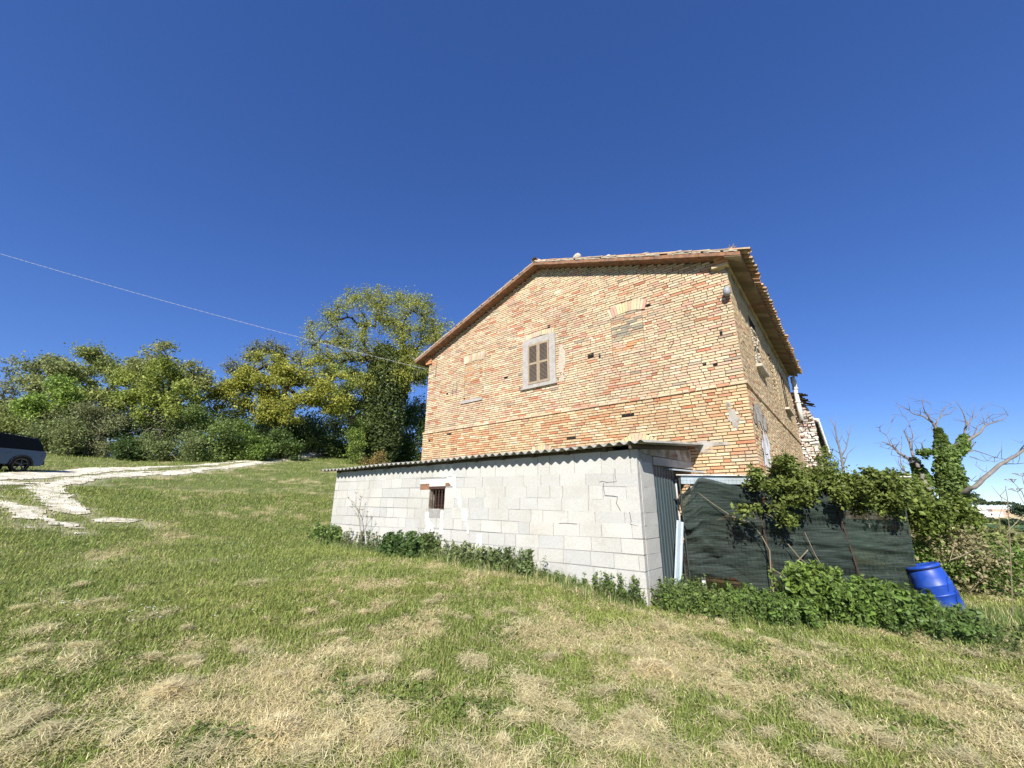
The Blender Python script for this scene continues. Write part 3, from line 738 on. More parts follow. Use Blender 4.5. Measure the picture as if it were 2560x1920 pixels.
m = MB(); m.box((XR-.185, ft(TR,0,0)[1]+.1, -2), (XR-.008, 8.015, ZT+.02)); m.build("mortar_joint", "bmortar", shed)
m = MB()
for t0 in (TL,): m.hexa([ft(TL,-.19,-2), ft(TL+.19,-.19,-2), ft(TL+.19,-.19,ZT), ft(TL,-.19,ZT), (ft(TL,0,0)[0], 9.99, -2), (ft(TL,0,0)[0]+.19, 9.99, -2), (ft(TL,0,0)[0]+.19, 9.99, ZT+.27), (ft(TL,0,0)[0], 9.99, ZT+.27)])
m.build("end_wall", "block", shed)
# patches of fresh white mortar along the settlement crack
def smear(pts, seed, name="mortar_streak"):
    V = []; Fc = []; n = 26
    P = np.array(pts, float); s = np.linspace(0, 1, n); q = np.linspace(0, 1, len(P))
    tt = np.interp(s, q, P[:,0]); zz_ = np.interp(s, q, P[:,1]); ww = np.interp(s, q, P[:,2])
    for i in range(n):
        a = ww[i]*(.6+.8*float(vn(np.array([i*.7]), np.array([seed*3.1]), 1)[0])); b = ww[i]*(.6+.8*float(vn(np.array([i*.7]), np.array([seed*5.7]), 2)[0]))
        V += [ft(tt[i]-a, .007, zz_[i]), ft(tt[i]-a*.3, .012, zz_[i]), ft(tt[i]+b*.5, .012, zz_[i]), ft(tt[i]+b, .007, zz_[i])]
        if i: Fc += [(4*i-4+k, 4*i-3+k, 4*i+1+k, 4*i+k) for k in range(3)]
    npmesh(name, np.array(V), np.array(Fc), "white", shed)
smear([(-7.29,.78,.05),(-7.26,.5,.06),(-7.20,.23,.04)], 1); smear([(-7.24,.24,.06),(-7.06,.20,.07),(-7.03,.0,.05)], 2)
smear([(-6.95,-.02,.09),(-6.86,-.10,.10),(-6.87,-.30,.08)], 3); smear([(-6.84,-.32,.05),(-6.76,-.45,.04),(-6.75,-.56,.03)], 4)
smear([(-6.42,-.55,.07),(-6.40,-.75,.08),(-6.50,-1.0,.06)], 5)
smear([(-8.16,-.1,.05),(-8.13,-.3,.08),(-8.02,-.42,.15),(-8.05,-.62,.14),(-8.0,-.9,.12)], 6); smear([(-7.62,-.06,.05),(-7.62,-.35,.05),(-7.62,-.6,.06)], 7)
smear([(-7.66,1.05,.06),(-7.65,.95,.07),(-7.64,.72,.04)], 8); smear([(-7.40,1.04,.07),(-7.39,.9,.07),(-7.41,.75,.06)], 9)
smear([(-7.40,.72,.12),(-7.33,.6,.09),(-7.30,.50,.06)], 10)
# cracks between blocks near the right end
m = MB()
for pts in ([(-3.12,.72),(-3.13,.58),(-3.11,.48),(-3.30,.475),(-3.38,.50),(-3.46,.485)], [(-3.37,.47),(-3.36,.34),(-3.35,.24),(-3.2,.232),(-3.12,.22),(-3.13,.1),(-3.07,-.03)], [(-2.9,-.05),(-2.89,-.2),(-2.9,-.26),(-2.76,-.28)], [(-3.95,-.28),(-4.2,-.27),(-4.35,-.28)]):
    m.tube([ft(t+random.gauss(0,.006), .004, z+random.gauss(0,.004)) for t, z in pts], .0042, 4)
m.apart("settlement_crack", "dark", shed)
# barred window with white lintel and brick ends
m = MB(); sbox(LT[0], LT[1], -.1, .004, WZ1+.075, LT[3], m); sbox(W0-.005, W1+.005, -.1, .004, WZ1, WZ1+.078, m); m.build("lintel", "white", shed)
m = MB(); sbox(LT[0]+.02, W0-.006, -.1, .003, WZ1-.075+.0, WZ1+.072, m); sbox(W1+.006, LT[1]-.02, -.1, .003, WZ1+.0, WZ1+.072, m); m.apart("lintel_brick", "board", shed)
m = MB(); sbox(W0+.002, W1-.002, -.185, -.18, WZ0, WZ1, m); wb = m.build("window", "dark", shed)
m = MB(); sbox(W0-.01, W1+.01, -.08, .006, WZ1-.07, WZ1-.002, m); m.build("window_head", "rust", wb)
m = MB()
for k in range(5): t = W0+.10+(W1-W0-.12)*k/4; m.tube([ft(t, -.035, WZ0+.02), ft(t, -.035, WZ1-.07)], .013, 6)
for z in (WZ0+.09, WZ1-.09): m.tube([ft(W0+.04, -.035, z), ft(W1-.01, -.035, z)], .011, 6)
m.build("window_bars", "rust", wb)
m = MB()
for k in range(12): z = WZ0+.05+k*.038; m.tube([ft(W0+.12, -.12, z), ft(W1-.02, -.12, z)], .008, 4)
m.build("window_slats", "rust", wb)
m = MB(); sbox(W0+.002, W0+.02, -.17, -.004, WZ0, WZ1-.07, m); sbox(W0+.02, W1-.002, -.17, -.02, WZ0, WZ0+.02, m); m.build("window_reveal", "plaster", wb)
# corrugated roof
def rz(y): return 1.125+(y-6.98)*.0965
V = []; K = []; WL = .197; nx = int((13.10-2.60)/(WL/10)); ys = [None]*7
x0s, x1s = -13.28, -2.72
xs = np.linspace(0, 1, nx)
for j in range(7):
    f = j/6
    for s in xs:
        xa = x0s+(x1s-x0s)*s; ya = ft(xa, 0, 0)[1]-.26; yb = 9.985
        x = xa+(.20 if s > .9999 else .20*s)*f; y = ya+(yb-ya)*f
        if y > 9.985: y = 9.985
        ph = (xa-x0s)/WL*2*math.pi
        z = 1.125+f*.30+.030*math.sin(ph)+.010*math.sin(xa*1.7)*(1-f)-.015*(1-s)
        V.append((x, y, z+.0))
V = np.array(V); top = V+(0,0,.008); n = len(V); idx = np.arange(n).reshape(7, nx)
q = np.stack([idx[:-1,:-1], idx[:-1,1:], idx[1:,1:], idx[1:,:-1]], -1).reshape(-1, 4)
def strip(r_): return np.stack([r_[:-1], r_[1:], r_[1:]+n, r_[:-1]+n], -1)
npmesh("corrugated_roof", np.r_[V, top], [q[:,::-1], q+n, strip(idx[0]), strip(idx[:,-1]), strip(idx[:,0])[:,::-1]], "fibre", shed, smooth=True)
m = MB()
sbox(TL-.02, -3.15, -.12, .0, ZT+.031, ZT+.085, m); m.build("wall_plate", "dkwood", shed)
for k in range(12):
    t = -12.3+k*.82; m = MB(); m.bar(ft(t, .10, ZT+.055), (ft(t,0,0)[0], 9.98, ZT+.33), .07, .09); m.build("rafter", "dkwood", shed)
m = MB(); m.bar((-3.02, 6.99+.06, 1.075), (-2.86, 9.98, 1.34), .05, .07); m.build("verge_rafter", "dkwood", shed)
# gable end above the door: lintel beam, rendered infill
m = MB(); m.hexa([(-3.06,8.03,.70+.13),(-2.97,8.03,.83),(-2.97,8.03,.99),(-3.06,8.03,.99),(-2.92,9.995,.88),(-2.81,9.995,.88),(-2.81,9.995,1.03),(-2.92,9.995,1.03)]); m.build("door_lintel", "cement", shed)
m = MB(); m.hexa([(-3.07,7.45,.995),(-3.0,7.45,1.0),(-3.0,7.45,1.07),(-3.07,7.45,1.07),(-2.94,9.99,1.033),(-2.83,9.99,1.033),(-2.83,9.99,1.32),(-2.94,9.99,1.32)]); m.build("infill_render", "plaster", shed)
m = MB(); m.hexa([(-3.0,8.3,1.03),(-2.972,8.3,1.03),(-2.972,8.3,1.07),(-3.0,8.3,1.07),(-2.92,9.2,1.08),(-2.872,9.2,1.08),(-2.872,9.2,1.14),(-2.92,9.2,1.14)]); m.build("exposed_brick", "board", shed)
m = MB(); m.bar((-2.98, 8.75, .80), (-2.60, 9.9, .80), .10, .03); m.build("flashing_strip", "galv", shed)
# ribbed green-grey door
V = []; nn = 80
for j, z in enumerate((-1.62, .86)):
    for i in range(nn+1):
        y = 8.02+1.25*i/nn; ph = (i % 10)/10
        V.append((-3.02+(.012 if ph < .18 else 0)-.0*j, y, z))
idx = np.arange(2*(nn+1)).reshape(2, -1)
dr = npmesh("door", np.array(V), np.stack([idx[0,:-1], idx[0,1:], idx[1,1:], idx[1,:-1]], -1), "doorm", shed)
m = MB(); m.box((-3.03, 9.275, -1.62), (-2.99, 9.32, .62)); m.build("door_jamb", "limewash", dr)
# ================================================================== leaning sheet
m = MB()
for a, b in ((0, 1),):
    B0, B1 = PX(1677, 1428, 7.85), PX(1695, 1430, 7.9); U0, U1 = PX(1692, 1300, 8.18), PX(1708, 1306, 8.22)
    B0[2] = B1[2] = -1.5
    prof = [0, .12, .15, .45, .55, .85, .88, 1]; off = [0, 0, .02, .02, -.0, 0, .02, .02]
    nrm = np.array([.7, -.7, .1]); V = [tuple(B0+(B1-B0)*s+nrm*o) for s, o in zip(prof, off)]+[tuple(U0+(U1-U0)*s+nrm*o) for s, o in zip(prof, off)]
    m.add(V, [(i, i+1, 9+i, 8+i) for i in range(7)])
    m.add([tuple(np.array(v)-nrm*.012) for v in V], [(i, 8+i, 9+i, i+1) for i in range(7)])
tag(m.build("metal_sheet", "galv"), "long narrow silvery metal sheet leaning between the green door and the netting", "metal sheet")

# ================================================================== netting fence and the pen behind it
DF = 8.40
P1 = PX(1690, 1189, DF); P2 = PX(2243, 1189, DF); Fd = (P2-P1); Fd[2] = 0; FL = np.linalg.norm(Fd); Fd /= FL; Fn = np.array([-FH[0], -FH[1], 0])
def fp(s, d, z): p = P1+Fd*s*FL+Fn*d; return np.array([p[0], p[1], z])
fence = thing("netting_fence", "old fence of torn dark green shade netting on rusty posts beside the shed", "fence", fp(.5, 0, -1.6))
ns, nz = 170, 60; V = np.zeros((ns+1, nz+1, 3))
for i in range(ns+1):
    s = i/ns; px = 1690+553*s
    topz = np.interp(px, [1690, 1702, 1722, 1740, 1752, 1775, 1800, 1840, 1880, 2000, 2243], [.26, .30, .42, .60, .605, .57, .52, .44, .42, .45, .47])
    botz = np.interp(px, [1690, 1800, 1850, 2243], [-1.20, -1.20, -1.42, -1.6])
    for j in range(nz+1):
        f = j/nz; z = botz+(topz-botz)*f
        a = 1.5*(float(fbm(np.array([s*7.]), np.array([f*24.+s*3]), 71, 4)[0])-.5)
        b = float(fbm(np.array([s*3.]), np.array([f*3.]), 72, 3)[0])-.5
        sag = .05*math.sin(f*26+s*9+3*b)*(.4+.6*f)*.35
        fold = .10*max(0, 1-abs((px-1760)+(f-.25)*190)/26)*(.2 < f < .62)
        V[i,j] = fp(s*(1-.055*(1-f)-.01), .02+.22*b+.10*a+sag+fold+.05, z)
idx = np.arange((ns+1)*(nz+1)).reshape(ns+1, nz+1)
npmesh("shade_net", V.reshape(-1, 3), np.stack([idx[:-1,:-1], idx[1:,:-1], idx[1:,1:], idx[:-1,1:]], -1).reshape(-1, 4), "netm", fence, smooth=True)
m = MB()
for k in range(56): s = k/56*.95; m.tube([fp(s, .13+.01*math.sin(k), -1.6), fp(s, .12, .58)], .0018, 3)
for k in range(17): z = -1.45+k*.125; m.tube([fp(s, .13+.015*math.sin(s*20+k), z+.01*math.sin(s*14+k)) for s in np.linspace(0, .945, 24)], .0018, 3)
m.build("wire_mesh", "wire", fence)
for s, lean in ((.335, .05), (.68, .08)):
    m = MB(); m.tube([fp(s+lean*.5, .15, -1.75), fp(s-lean*.15, .15, .22)], .014, 6); m.build("rusty_post", "rust", fence)
m = MB(); m.tube([fp(.94, .10, -1.75), fp(.99, .08, .62)], .02, 8); m.build("end_post", "wire", fence)
m = MB(); m.tube([fp(0.005, .10, -1.75), fp(0.005, .08, .60)], .02, 8); m.build("end_post", "wire", fence)
m = MB()
m.tube([fp(.07,.2,.32), fp(.13,.22,.10), fp(.2,.24,-.12), fp(.27,.24,-.22), fp(.31,.25,-.45), fp(.335,.25,-.72), fp(.325,.25,-1.1), fp(.32,.25,-1.6)], [.004,.007,.008,.009,.010,.010,.011,.012], 6)
m.tube([fp(.30,.25,-.25), fp(.29,.25,-.05), fp(.31,.25,.05)], .006, 4)
tag(m.build("bare_vine", "stem"), "long pale bare vine stem bending down the netting from its torn top left", "vine")
vt = thing("bare_vine", "thin crossed bare vine stems on the middle and right of the netting", "vine", fp(.45, .22, -1.5)); m = MB()
m.tube([fp(.42,.22,-.6), fp(.46,.22,-.85), fp(.54,.22,-1.15), fp(.58,.24,-1.5)], .010, 5); m.tube([fp(.50,.22,-.7), fp(.42,.22,-1.0), fp(.35,.24,-1.4)], .009, 5)
m.tube([fp(.50,.22,-.4), fp(.53,.2,-.8), fp(.56,.22,-1.1)], .008, 5); m.tube([fp(.33,.22,-1.0), fp(.40,.2,-1.2), fp(.44,.22,-1.55)], .008, 5)
m.tube([fp(.75,.2,.25), fp(.78,.2,-.1), fp(.785,.2,-.3)], .007, 4)
m.apart("stem", "stem", vt)
pen = thing("poultry_pen", "low pen with flat pale sheet roof and grey beam behind the netting fence", "pen", fp(.5, -1.2, -1.6))
b1 = fp(-.005, .06, 0); b2 = fp(1.05, .06, 0)
m = MB(); zt = float(P1[2])+.0
fr_ = [(b1[0], b1[1]), (b2[0], b2[1]), (b2[0]-1.2, b2[1]+3.2), (-1.46, 15.6), (-1.46, 9.955), (-2.7, 9.955)]
m.add([(x, y, zt) for x, y in fr_]+[(x, y, zt+.022) for x, y in fr_], [tuple(range(6))[::-1], tuple(range(6, 12))]+[(i, (i+1)%6, 6+(i+1)%6, 6+i) for i in range(6)])
m.build("pen_roof", "limewash", pen)
m = MB(); m.bar(fp(.02, -.02, zt-.085), fp(.42, -.02, zt-.085), .06, .15); m.bar(fp(.425, -.03, zt-.095), fp(1.0, -.03, zt-.11), .05, .13); m.apart("roof_beam", "galv", pen)
m = MB()
for s, w_ in ((.075,.07),(.375,.07),(.455,.06),(.49,.09)):
    m.bar(fp(s, -.06, -1.6), fp(s-.004, -.06, zt-.02), w_, .03, upv=tuple(Fn))
m.apart("pen_post", "limewash", pen)
back = MB(); back.hexa([fp(.6,-1.6,-1.9), fp(1.0,-1.6,-1.9), fp(1.0,-1.6,.64), fp(.6,-1.6,.64), fp(.6,-1.7,-1.9), fp(1.0,-1.7,-1.9), fp(1.0,-1.7,.64), fp(.6,-1.7,.64)])  # added dark panel standing in for the shade inside the pen
back.build("pen_dark_backing", "dkwood", pen)

# ================================================================== blue barrel, tilted
bx = G(2371, 1530); base = np.array([bx[0], bx[1], bx[2]])
ax = np.array(PX(2303, 1412, bx@FH+.12))-base; AL = float(np.linalg.norm(ax)); ax /= AL
barrel = thing("blue_barrel", "bright blue plastic barrel leaning over at the end of the netting fence", "barrel", base)
def lathe(prof, n=40):
    s_ = np.cross(ax, (0,1,0)); s_ /= np.linalg.norm(s_); v_ = np.cross(ax, s_); V = []; Fc = []
    for h_, r_ in prof:
        for k in range(n): a = 2*math.pi*k/n; V.append(base+ax*h_*AL/1.08+r_*.80*(math.cos(a)*s_+math.sin(a)*v_))
    for i in range(len(prof)-1):
        for k in range(n): Fc.append((i*n+k, i*n+(k+1)%n, (i+1)*n+(k+1)%n, (i+1)*n+k))
    return V, Fc
LB = 1.12; 
pr = [(-.12,.0),(-.12,.27),(-.10,.285),(.05,.315),(.2,.333),(.385,.345),(.39,.352),(.40,.352),(.405,.345),(.42,.347),(.6,.345),(.61,.350),(.63,.350),(.64,.344),(.80,.335),(.93,.318),(.98,.30),(1.0,.285),(1.01,.30)]
V, Fc = lathe(pr); npmesh("barrel_body", np.array(V), np.array(Fc), "blue", barrel, smooth=True)
V, Fc = lathe([(1.012,.292),(1.012,.322),(1.055,.326),(1.06,.318),(1.085,.31),(1.09,.29),(1.06,.27),(1.058,.0)]); npmesh("barrel_lid", np.array(V), np.array(Fc), "blue", barrel, smooth=True)
V, Fc = lathe([(1.0,.302),(1.0,.3265),(1.014,.3265),(1.014,.302)]); npmesh("clamp_ring", np.array(V), np.array(Fc), "blackp", barrel, smooth=True)

# ================================================================== cable
m = MB(); A = np.array([-12.62, 9.98, 5.35]); B = PX(-420, 505, 12.5); n = 260; pts = []; pts2 = []
for i in range(n+1):
    f = i/n; p = A+(B-A)*f; p[2] -= 4*.22*f*(1-f); a = i*1.25
    pts.append(p+np.array([0, .006*math.cos(a), .008*math.sin(a)])); pts2.append(p-np.array([0, .008*math.cos(a), .008*math.sin(a)]))
m.tube(pts, .0038, 5); m.tube(pts2, .0032, 5)
tag(m.build("overhead_cable", "cable"), "thin pale twisted cable slung across the sky to the farmhouse corner", "cable")

# ================================================================== parked car (seen from its left side, tail to the right)
cb = G(20, 1181); cgr = cb.copy()
S_ = .95
carx = np.array([.30, -.954, 0.]); carx /= np.linalg.norm(carx)      # forward (to the left in view)
carx = np.array([.5,-.866,0]); carx /= np.linalg.norm(carx)
cary = np.array([-carx[1], carx[0], 0.])
if cary@np.array([1,0,0]) < 0: cary = -cary                           # towards the camera
rear = G(44, 1181); zc_ = rear[2]+.03
car = thing("parked_car", "dark grey blue estate car parked on the gravel track before the trees", "car", (rear[0], rear[1], zc_))
def cp(x, y, z): return tuple(np.array([rear[0], rear[1], zc_])+carx*(x*S_)+cary*(y*S_-.9*S_)+np.array([0,0,z*S_]))
# side outline, x=0 at the rear axle, forwards positive
low = [(-.86,.42),(-.88,.62),(-.90,.90),(-.84,1.06),(.4,1.04),(1.6,1.01),(2.5,.98),(2.75,.93),(3.2,.86),(3.52,.70),(3.56,.45),(3.5,.30)]
top_ = [(-.84,1.06),(-.70,1.38),(-.52,1.60),(-.2,1.66),(.6,1.71),(1.3,1.70),(1.75,1.60),(2.5,.98)]
def arch(cx): return [(cx-.45+.0,.30)]+[(cx-.42*math.cos(a), .34+.42*math.sin(a)) for a in np.linspace(.1, math.pi-.1, 9)]+[(cx+.45,.30)]
bot = [(3.5,.30)]+[(x, z) for x, z in reversed(arch(2.72))]+[(x, z) for x, z in reversed(arch(0))]+[(-.80,.34)]
outl = low[:-1]+bot
def prism(outline, y0, y1, inset, name, m_, parent, zc=.7):
    mb = MB(); n = len(outline); rings = [(y0, inset), (y0+.06, 0), (y1-.06, 0), (y1, inset)]
    cx = sum(p[0] for p in outline)/n; vs = []
    for y, i_ in rings: vs += [cp(x+(cx-x)*i_*.25, y, z+(zc-z)*i_) for x, z in outline]
    fs = [tuple(range(n))[::-1], tuple(3*n+k for k in range(n))]
    for r_ in range(3): fs += [(r_*n+k, r_*n+(k+1)%n, (r_+1)*n+(k+1)%n, (r_+1)*n+k) for k in range(n)]
    mb.add(vs, fs); return mb.build(name, m_, parent)
body = prism(outl, -.90, .90, .05, "car_body", "carp", car)
prism(top_, -.78, .78, .10, "cabin_glass", "glass", car, 1.1)
m = MB()
for y in (-.66, .66): m.tube([cp(-.55, y, 1.655), cp(-.3,y,1.715), cp(.6, y, 1.765), cp(1.3, y, 1.755), cp(1.55, y, 1.69)], .02, 5)
m.apart("roof_rail", "blackp", car)
m = MB(); m.hexa([cp(-.55,-.70,1.60),cp(1.6,-.70,1.64),cp(1.4,-.64,1.715),cp(-.5,-.64,1.665),cp(-.55,.70,1.60),cp(1.6,.70,1.64),cp(1.4,.64,1.715),cp(-.5,.64,1.665)]); m.build("car_roof", "carp", car)
for cx in (0, 2.72):
    for y0 in (.72, -.92):
        mb = MB(); n = 28; vs = []; 
        for y, r_ in ((y0, .28), (y0, .355), (y0+.2, .355), (y0+.2, .28)):
            vs += [cp(cx+r_*math.cos(2*math.pi*k/n), y, .34+r_*math.sin(2*math.pi*k/n)) for k in range(n)]
        mb.add(vs, [(r_*n+k, r_*n+(k+1)%n, (r_+1)*n+(k+1)%n, (r_+1)*n+k) for r_ in range(3) for k in range(n)])
        ty = mb.build("wheel", "rubber", car)
        mb = MB(); yo = y0+.17 if y0 > 0 else y0+.03
        mb.tube([cp(cx, yo-.06, .34), cp(cx, yo, .34)], .07, 10)
        for k in range(5):
            a = 2*math.pi*k/5+.3; mb.bar(cp(cx, yo, .34), cp(cx+.27*math.cos(a), yo, .34+.27*math.sin(a)), .07, .03)
        mb.tube([cp(cx+.27*math.cos(2*math.pi*k/24), yo, .34+.27*math.sin(2*math.pi*k/24)) for k in range(25)], .018, 5)
        mb.build("rim", "rim", ty)
m = MB(); m.tube([cp(x, .915, z) for x, z in arch(0)], .04, 6); m.build("wheel_arch", "blackp", car)
m = MB(); m.tube([cp(x, .915, z) for x, z in arch(2.72)], .04, 6); m.build("wheel_arch", "blackp", car)
m = MB(); m.hexa([cp(-.905,.72,.80),cp(-.70,.915,.80),cp(-.70,.915,.96),cp(-.90,.72,.96),cp(-.80,.6,.80),cp(-.6,.7,.80),cp(-.6,.7,.96),cp(-.8,.6,.96)]); m.build("tail_light", "red", car)
m = MB(); m.hexa([cp(-.95,-.8,.40),cp(-.6,-.8,.36),cp(-.6,-.8,.58),cp(-.95,-.8,.60),cp(-.95,.8,.40),cp(-.6,.8,.36),cp(-.6,.8,.58),cp(-.95,.8,.60)]); m.build("bumper", "blackp", car)
m = MB(); m.box((0,0,0),(0,0,0)) if False else None
m.bar(cp(.45,.915,.82), cp(.65,.915,.83), .03, .03); m.build("door_handle", "carp", car)

# ================================================================== vegetation builders
def kites(P, size, col, up_bias=.3, name="leaves", m="leaf", parent=None, aspect=.72, cv=.28):
    """many small bent leaves, one kite of two triangles each, at the points P"""
    n = len(P); nrm = RNG.normal(size=(n, 3)); nrm[:,2] += up_bias*2; nrm /= np.linalg.norm(nrm, axis=1)[:,None]
    a = RNG.normal(size=(n, 3)); a -= nrm*(a*nrm).sum(1)[:,None]; a /= np.linalg.norm(a, axis=1)[:,None]; b = np.cross(nrm, a)
    s = (size*(.55+.9*RNG.random(n)))[:,None] if np.isscalar(size) else (size*(.6+.8*RNG.random(n)))[:,None]
    bend = nrm*s*.12
    V = np.stack([P-a*s*.5, P+b*s*aspect*.5-a*s*.05-bend, P+a*s*.5, P-b*s*aspect*.5-a*s*.05-bend], 1).reshape(-1, 3)
    c = col*(1-cv+2*cv*RNG.random((n, 1)))
    i = np.arange(n)[:,None]*4
    return npmesh(name, V, [i+np.array([[0,1,2]]), i+np.array([[0,2,3]])], m, parent, np.repeat(c, 4, 0))
def grow(trunk, tips, step=.35, wob=.22, upk=.12, r_tip=.012, r_trunk=.3, expo=2.3, name="trunk", m="bark", parent=None, sides=5, maxr=None):
    """a branching skeleton from the trunk line to every tip, drawn as tapering limbs"""
    N = [np.array(p, float) for p in trunk]; par = list(range(-1, len(N)-1))
    C0 = N[-1]; tips = sorted(tips, key=lambda t: np.linalg.norm(t-C0))
    arr = np.array(N); start = max(1, int(len(N)*.45)); ends = []
    for t in tips:
        d = np.linalg.norm(arr[start:]-t, axis=1)
        hh = t[2]-arr[start:,2]; d = d+np.where(hh < 0, -hh*.9, 0)
        k = start+int(np.argmin(d)); p0 = arr[k]; D = np.linalg.norm(t-p0); n = max(1, int(D/step)); prev = k; new = []
        off = RNG.normal(0, wob, (n+1, 3))
        for i in range(1, n+1):
            f = i/n; q = p0+(t-p0)*f; q = q+off[i]*min(1, D)*.5*math.sin(math.pi*f)*1.2
            q[2] += upk*D*math.sin(math.pi*f)*-.5
            N.append(q); par.append(prev); prev = len(N)-1; new.append(q)
        ends.append(prev); arr = np.r_[arr, np.array(new)]
    cnt = np.zeros(len(N)); 
    for e_ in ends: cnt[e_] += 1
    for i in range(len(N)-1, 0, -1): cnt[par[i]] += cnt[i] if par[i] >= 0 else 0
    r_ = r_tip*np.maximum(cnt, 1)**(1/expo); sc0 = r_trunk/r_[0] if r_trunk else 1
    r_ = np.where(r_ > r_tip*1.01, r_*(1+(sc0-1)*np.clip(r_/r_[0]*1.3, 0, 1)), r_)
    if len(trunk) > 1: r_[0] *= 1.35
    A = np.array(N)[[p for p in par[1:]]]; B = np.array(N)[1:]; ra = np.minimum(r_[par[1:]], r_[1:]*1.5); rb = r_[1:]
    d = B-A; L = np.linalg.norm(d, axis=1); ok = L > 1e-5; A, B, ra, rb, d, L = A[ok], B[ok], ra[ok], rb[ok], d[ok], L[ok]
    d /= L[:,None]; ref = np.where(np.abs(d[:,2:3]) < .9, [[0,0,1.]], [[1.,0,0]]); s_ = np.cross(d, ref); s_ /= np.linalg.norm(s_, axis=1)[:,None]; t_ = np.cross(d, s_)
    th = 2*np.pi*np.arange(sides)/sides; ring = s_[:,None]*np.cos(th)[None,:,None]+t_[:,None]*np.sin(th)[None,:,None]
    A = A-d*(ra*.15)[:,None]
    V = np.concatenate([A[:,None]+ring*ra[:,None,None], B[:,None]+ring*rb[:,None,None]], 1).reshape(-1, 3)
    j = np.arange(sides); q = np.stack([j, (j+1)%sides, (j+1)%sides+sides, j+sides], -1)
    f = (q[None]+(np.arange(len(A))*2*sides)[:,None,None]).reshape(-1, 4)
    return npmesh(name, V, f, m, parent, smooth=True), np.array(N), r_
def blob_pts(blobs, depth, ncl, rnd=None, shell=.45):
    """cluster centres spread through the crown; blobs are (x, y, rx, ry) measured on the photograph at a real depth"""
    W_ = np.array([b[2]*b[3] for b in blobs], float); W_ /= W_.sum(); out = []; sc_ = []
    for b, k in zip(blobs, RNG.multinomial(ncl, W_)):
        dd = depth+(b[4] if len(b) > 4 else 0); c = PX(b[0], b[1], dd)
        up_ = np.array([0,0,1.]); rx = b[2]/F*dd*.85; rz_ = b[3]/F*dd*.95
        v = RNG.normal(size=(k, 3)); v /= np.linalg.norm(v, axis=1)[:,None]; r_ = RNG.random(k)**shell
        out.append(c+r_[:,None]*(r0*v[:,:1]*rx+FH*v[:,1:2]*rx*.8+up_*v[:,2:]*rz_)); sc_ += [rx]*k
    return np.concatenate(out)
def clumpy(blobs, k, f):
    out = []
    for b in blobs:
        for i in range(k):
            a = random.random()*6.28; q = random.random()**.5*.75; g = f*random.uniform(.7, 1.3)
            out.append((b[0]+b[2]*q*math.cos(a), b[1]+b[3]*q*math.sin(a), b[2]*g, b[3]*g*.85, (b[4] if len(b) > 4 else 0)+random.uniform(-1, 1)*b[2]/F*depth_of*.6))
    return out
depth_of = 35.
def scatter(cl, per, spread, flat=.7):
    n = len(cl); P = np.repeat(cl, per, 0); g = RNG.normal(size=(n*per, 3)); g[:,2] *= flat
    return P+g*(spread*(.6+.8*np.repeat(RNG.random(n), per)))[:,None]
def tree(name, label, base_px, depth, blobs, ncl, per, spread, lsize, col, rt_=.25, group=None, trunk_top=None, ntips=None, tint=.25, cat="tree", twigs=True, bark="bark", r_tip=.012, base_z=None, extra_tips=None, wob=.3):
    b = PX(base_px, 1150, depth); b[2] = T1(b[0], b[1])-.2
    th = thing(name, label, cat, b, group); lsize = lsize*1.3; per = int(per*.95); col = tuple(k*1.45 for k in col)
    cl = blob_pts(blobs if len(blobs) > 60 else clumpy(blobs, 7, .36), depth, ncl); spread *= .85; tips = cl if ntips is None else cl[RNG.permutation(len(cl))[:ntips]]
    tt = PX(*trunk_top, depth) if trunk_top else b+(cl.mean(0)-b)*.45
    n = 9; tr = [b+(tt-b)*i/n+np.array([RNG.normal(0,.05), RNG.normal(0,.05), 0])*min(i, 3)*(rt_/.25)*.6 for i in range(n+1)]
    tl = list(tips)+(list(extra_tips) if extra_tips is not None else [])
    grow(tr, tl, step=.45, r_trunk=rt_, parent=th, m=bark, r_tip=r_tip, wob=wob)
    if per:
        P = scatter(cl, per, spread); hue = np.repeat(RNG.random((len(cl), 1)), per, 0); col = np.array(col)
        c = col*(1-tint+2*tint*hue)*(.8+.4*fbm(P[:,0]*.8+P[:,1]*.5, P[:,2]*.8, 88, 2)[:,None])+np.array([.05,.02,0])*(hue-.5)*.8
        kites(P, lsize, c, parent=th, name="crown")
    return th
def bush(name, label, blobs, depth, ncl, per, spread, lsize, col, group=None, cat="bush", stems=True, tint=.25, shell=.5, up_bias=.5, stemm="stem"):
    cs = [PX(b[0], b[1]+b[3], depth+(b[4] if len(b) > 4 else 0)) for b in blobs]; b = np.mean(cs, 0); b[2] = T1(b[0], b[1])-.05; col = tuple(k*1.4 for k in col); lsize *= 1.2 if lsize > .08 else 1
    th = thing(name, label, cat, b, group); cl = blob_pts(clumpy(blobs, 5, .5) if depth > 25 else blobs, depth, ncl, shell=shell)
    ex = cl[RNG.random(len(cl)) < .3].copy(); ex[:,2] = terr(ex[:,0], ex[:,1])+RNG.random(len(ex))*.9*(lsize/.12); cl = np.r_[cl, ex]
    zg = terr(cl[:,0], cl[:,1]); cl[:,2] = np.maximum(cl[:,2], zg+.02)
    P = scatter(cl, per, spread, .8); hue = np.repeat(RNG.random((len(cl), 1)), per, 0)
    c = np.array(col)*(1-tint+2*tint*hue)
    kites(P, lsize, c, parent=th, name="foliage", up_bias=up_bias)
    if stems:
        k = cl[RNG.permutation(len(cl))[:max(8, len(cl)//6)]]
        grow([b, b+(0,0,.15)], list(k), step=.3, r_trunk=.012 if lsize < .1 else .06, parent=th, name="stems", m=stemm, r_tip=.002 if lsize < .1 else .010, sides=4)
    return th

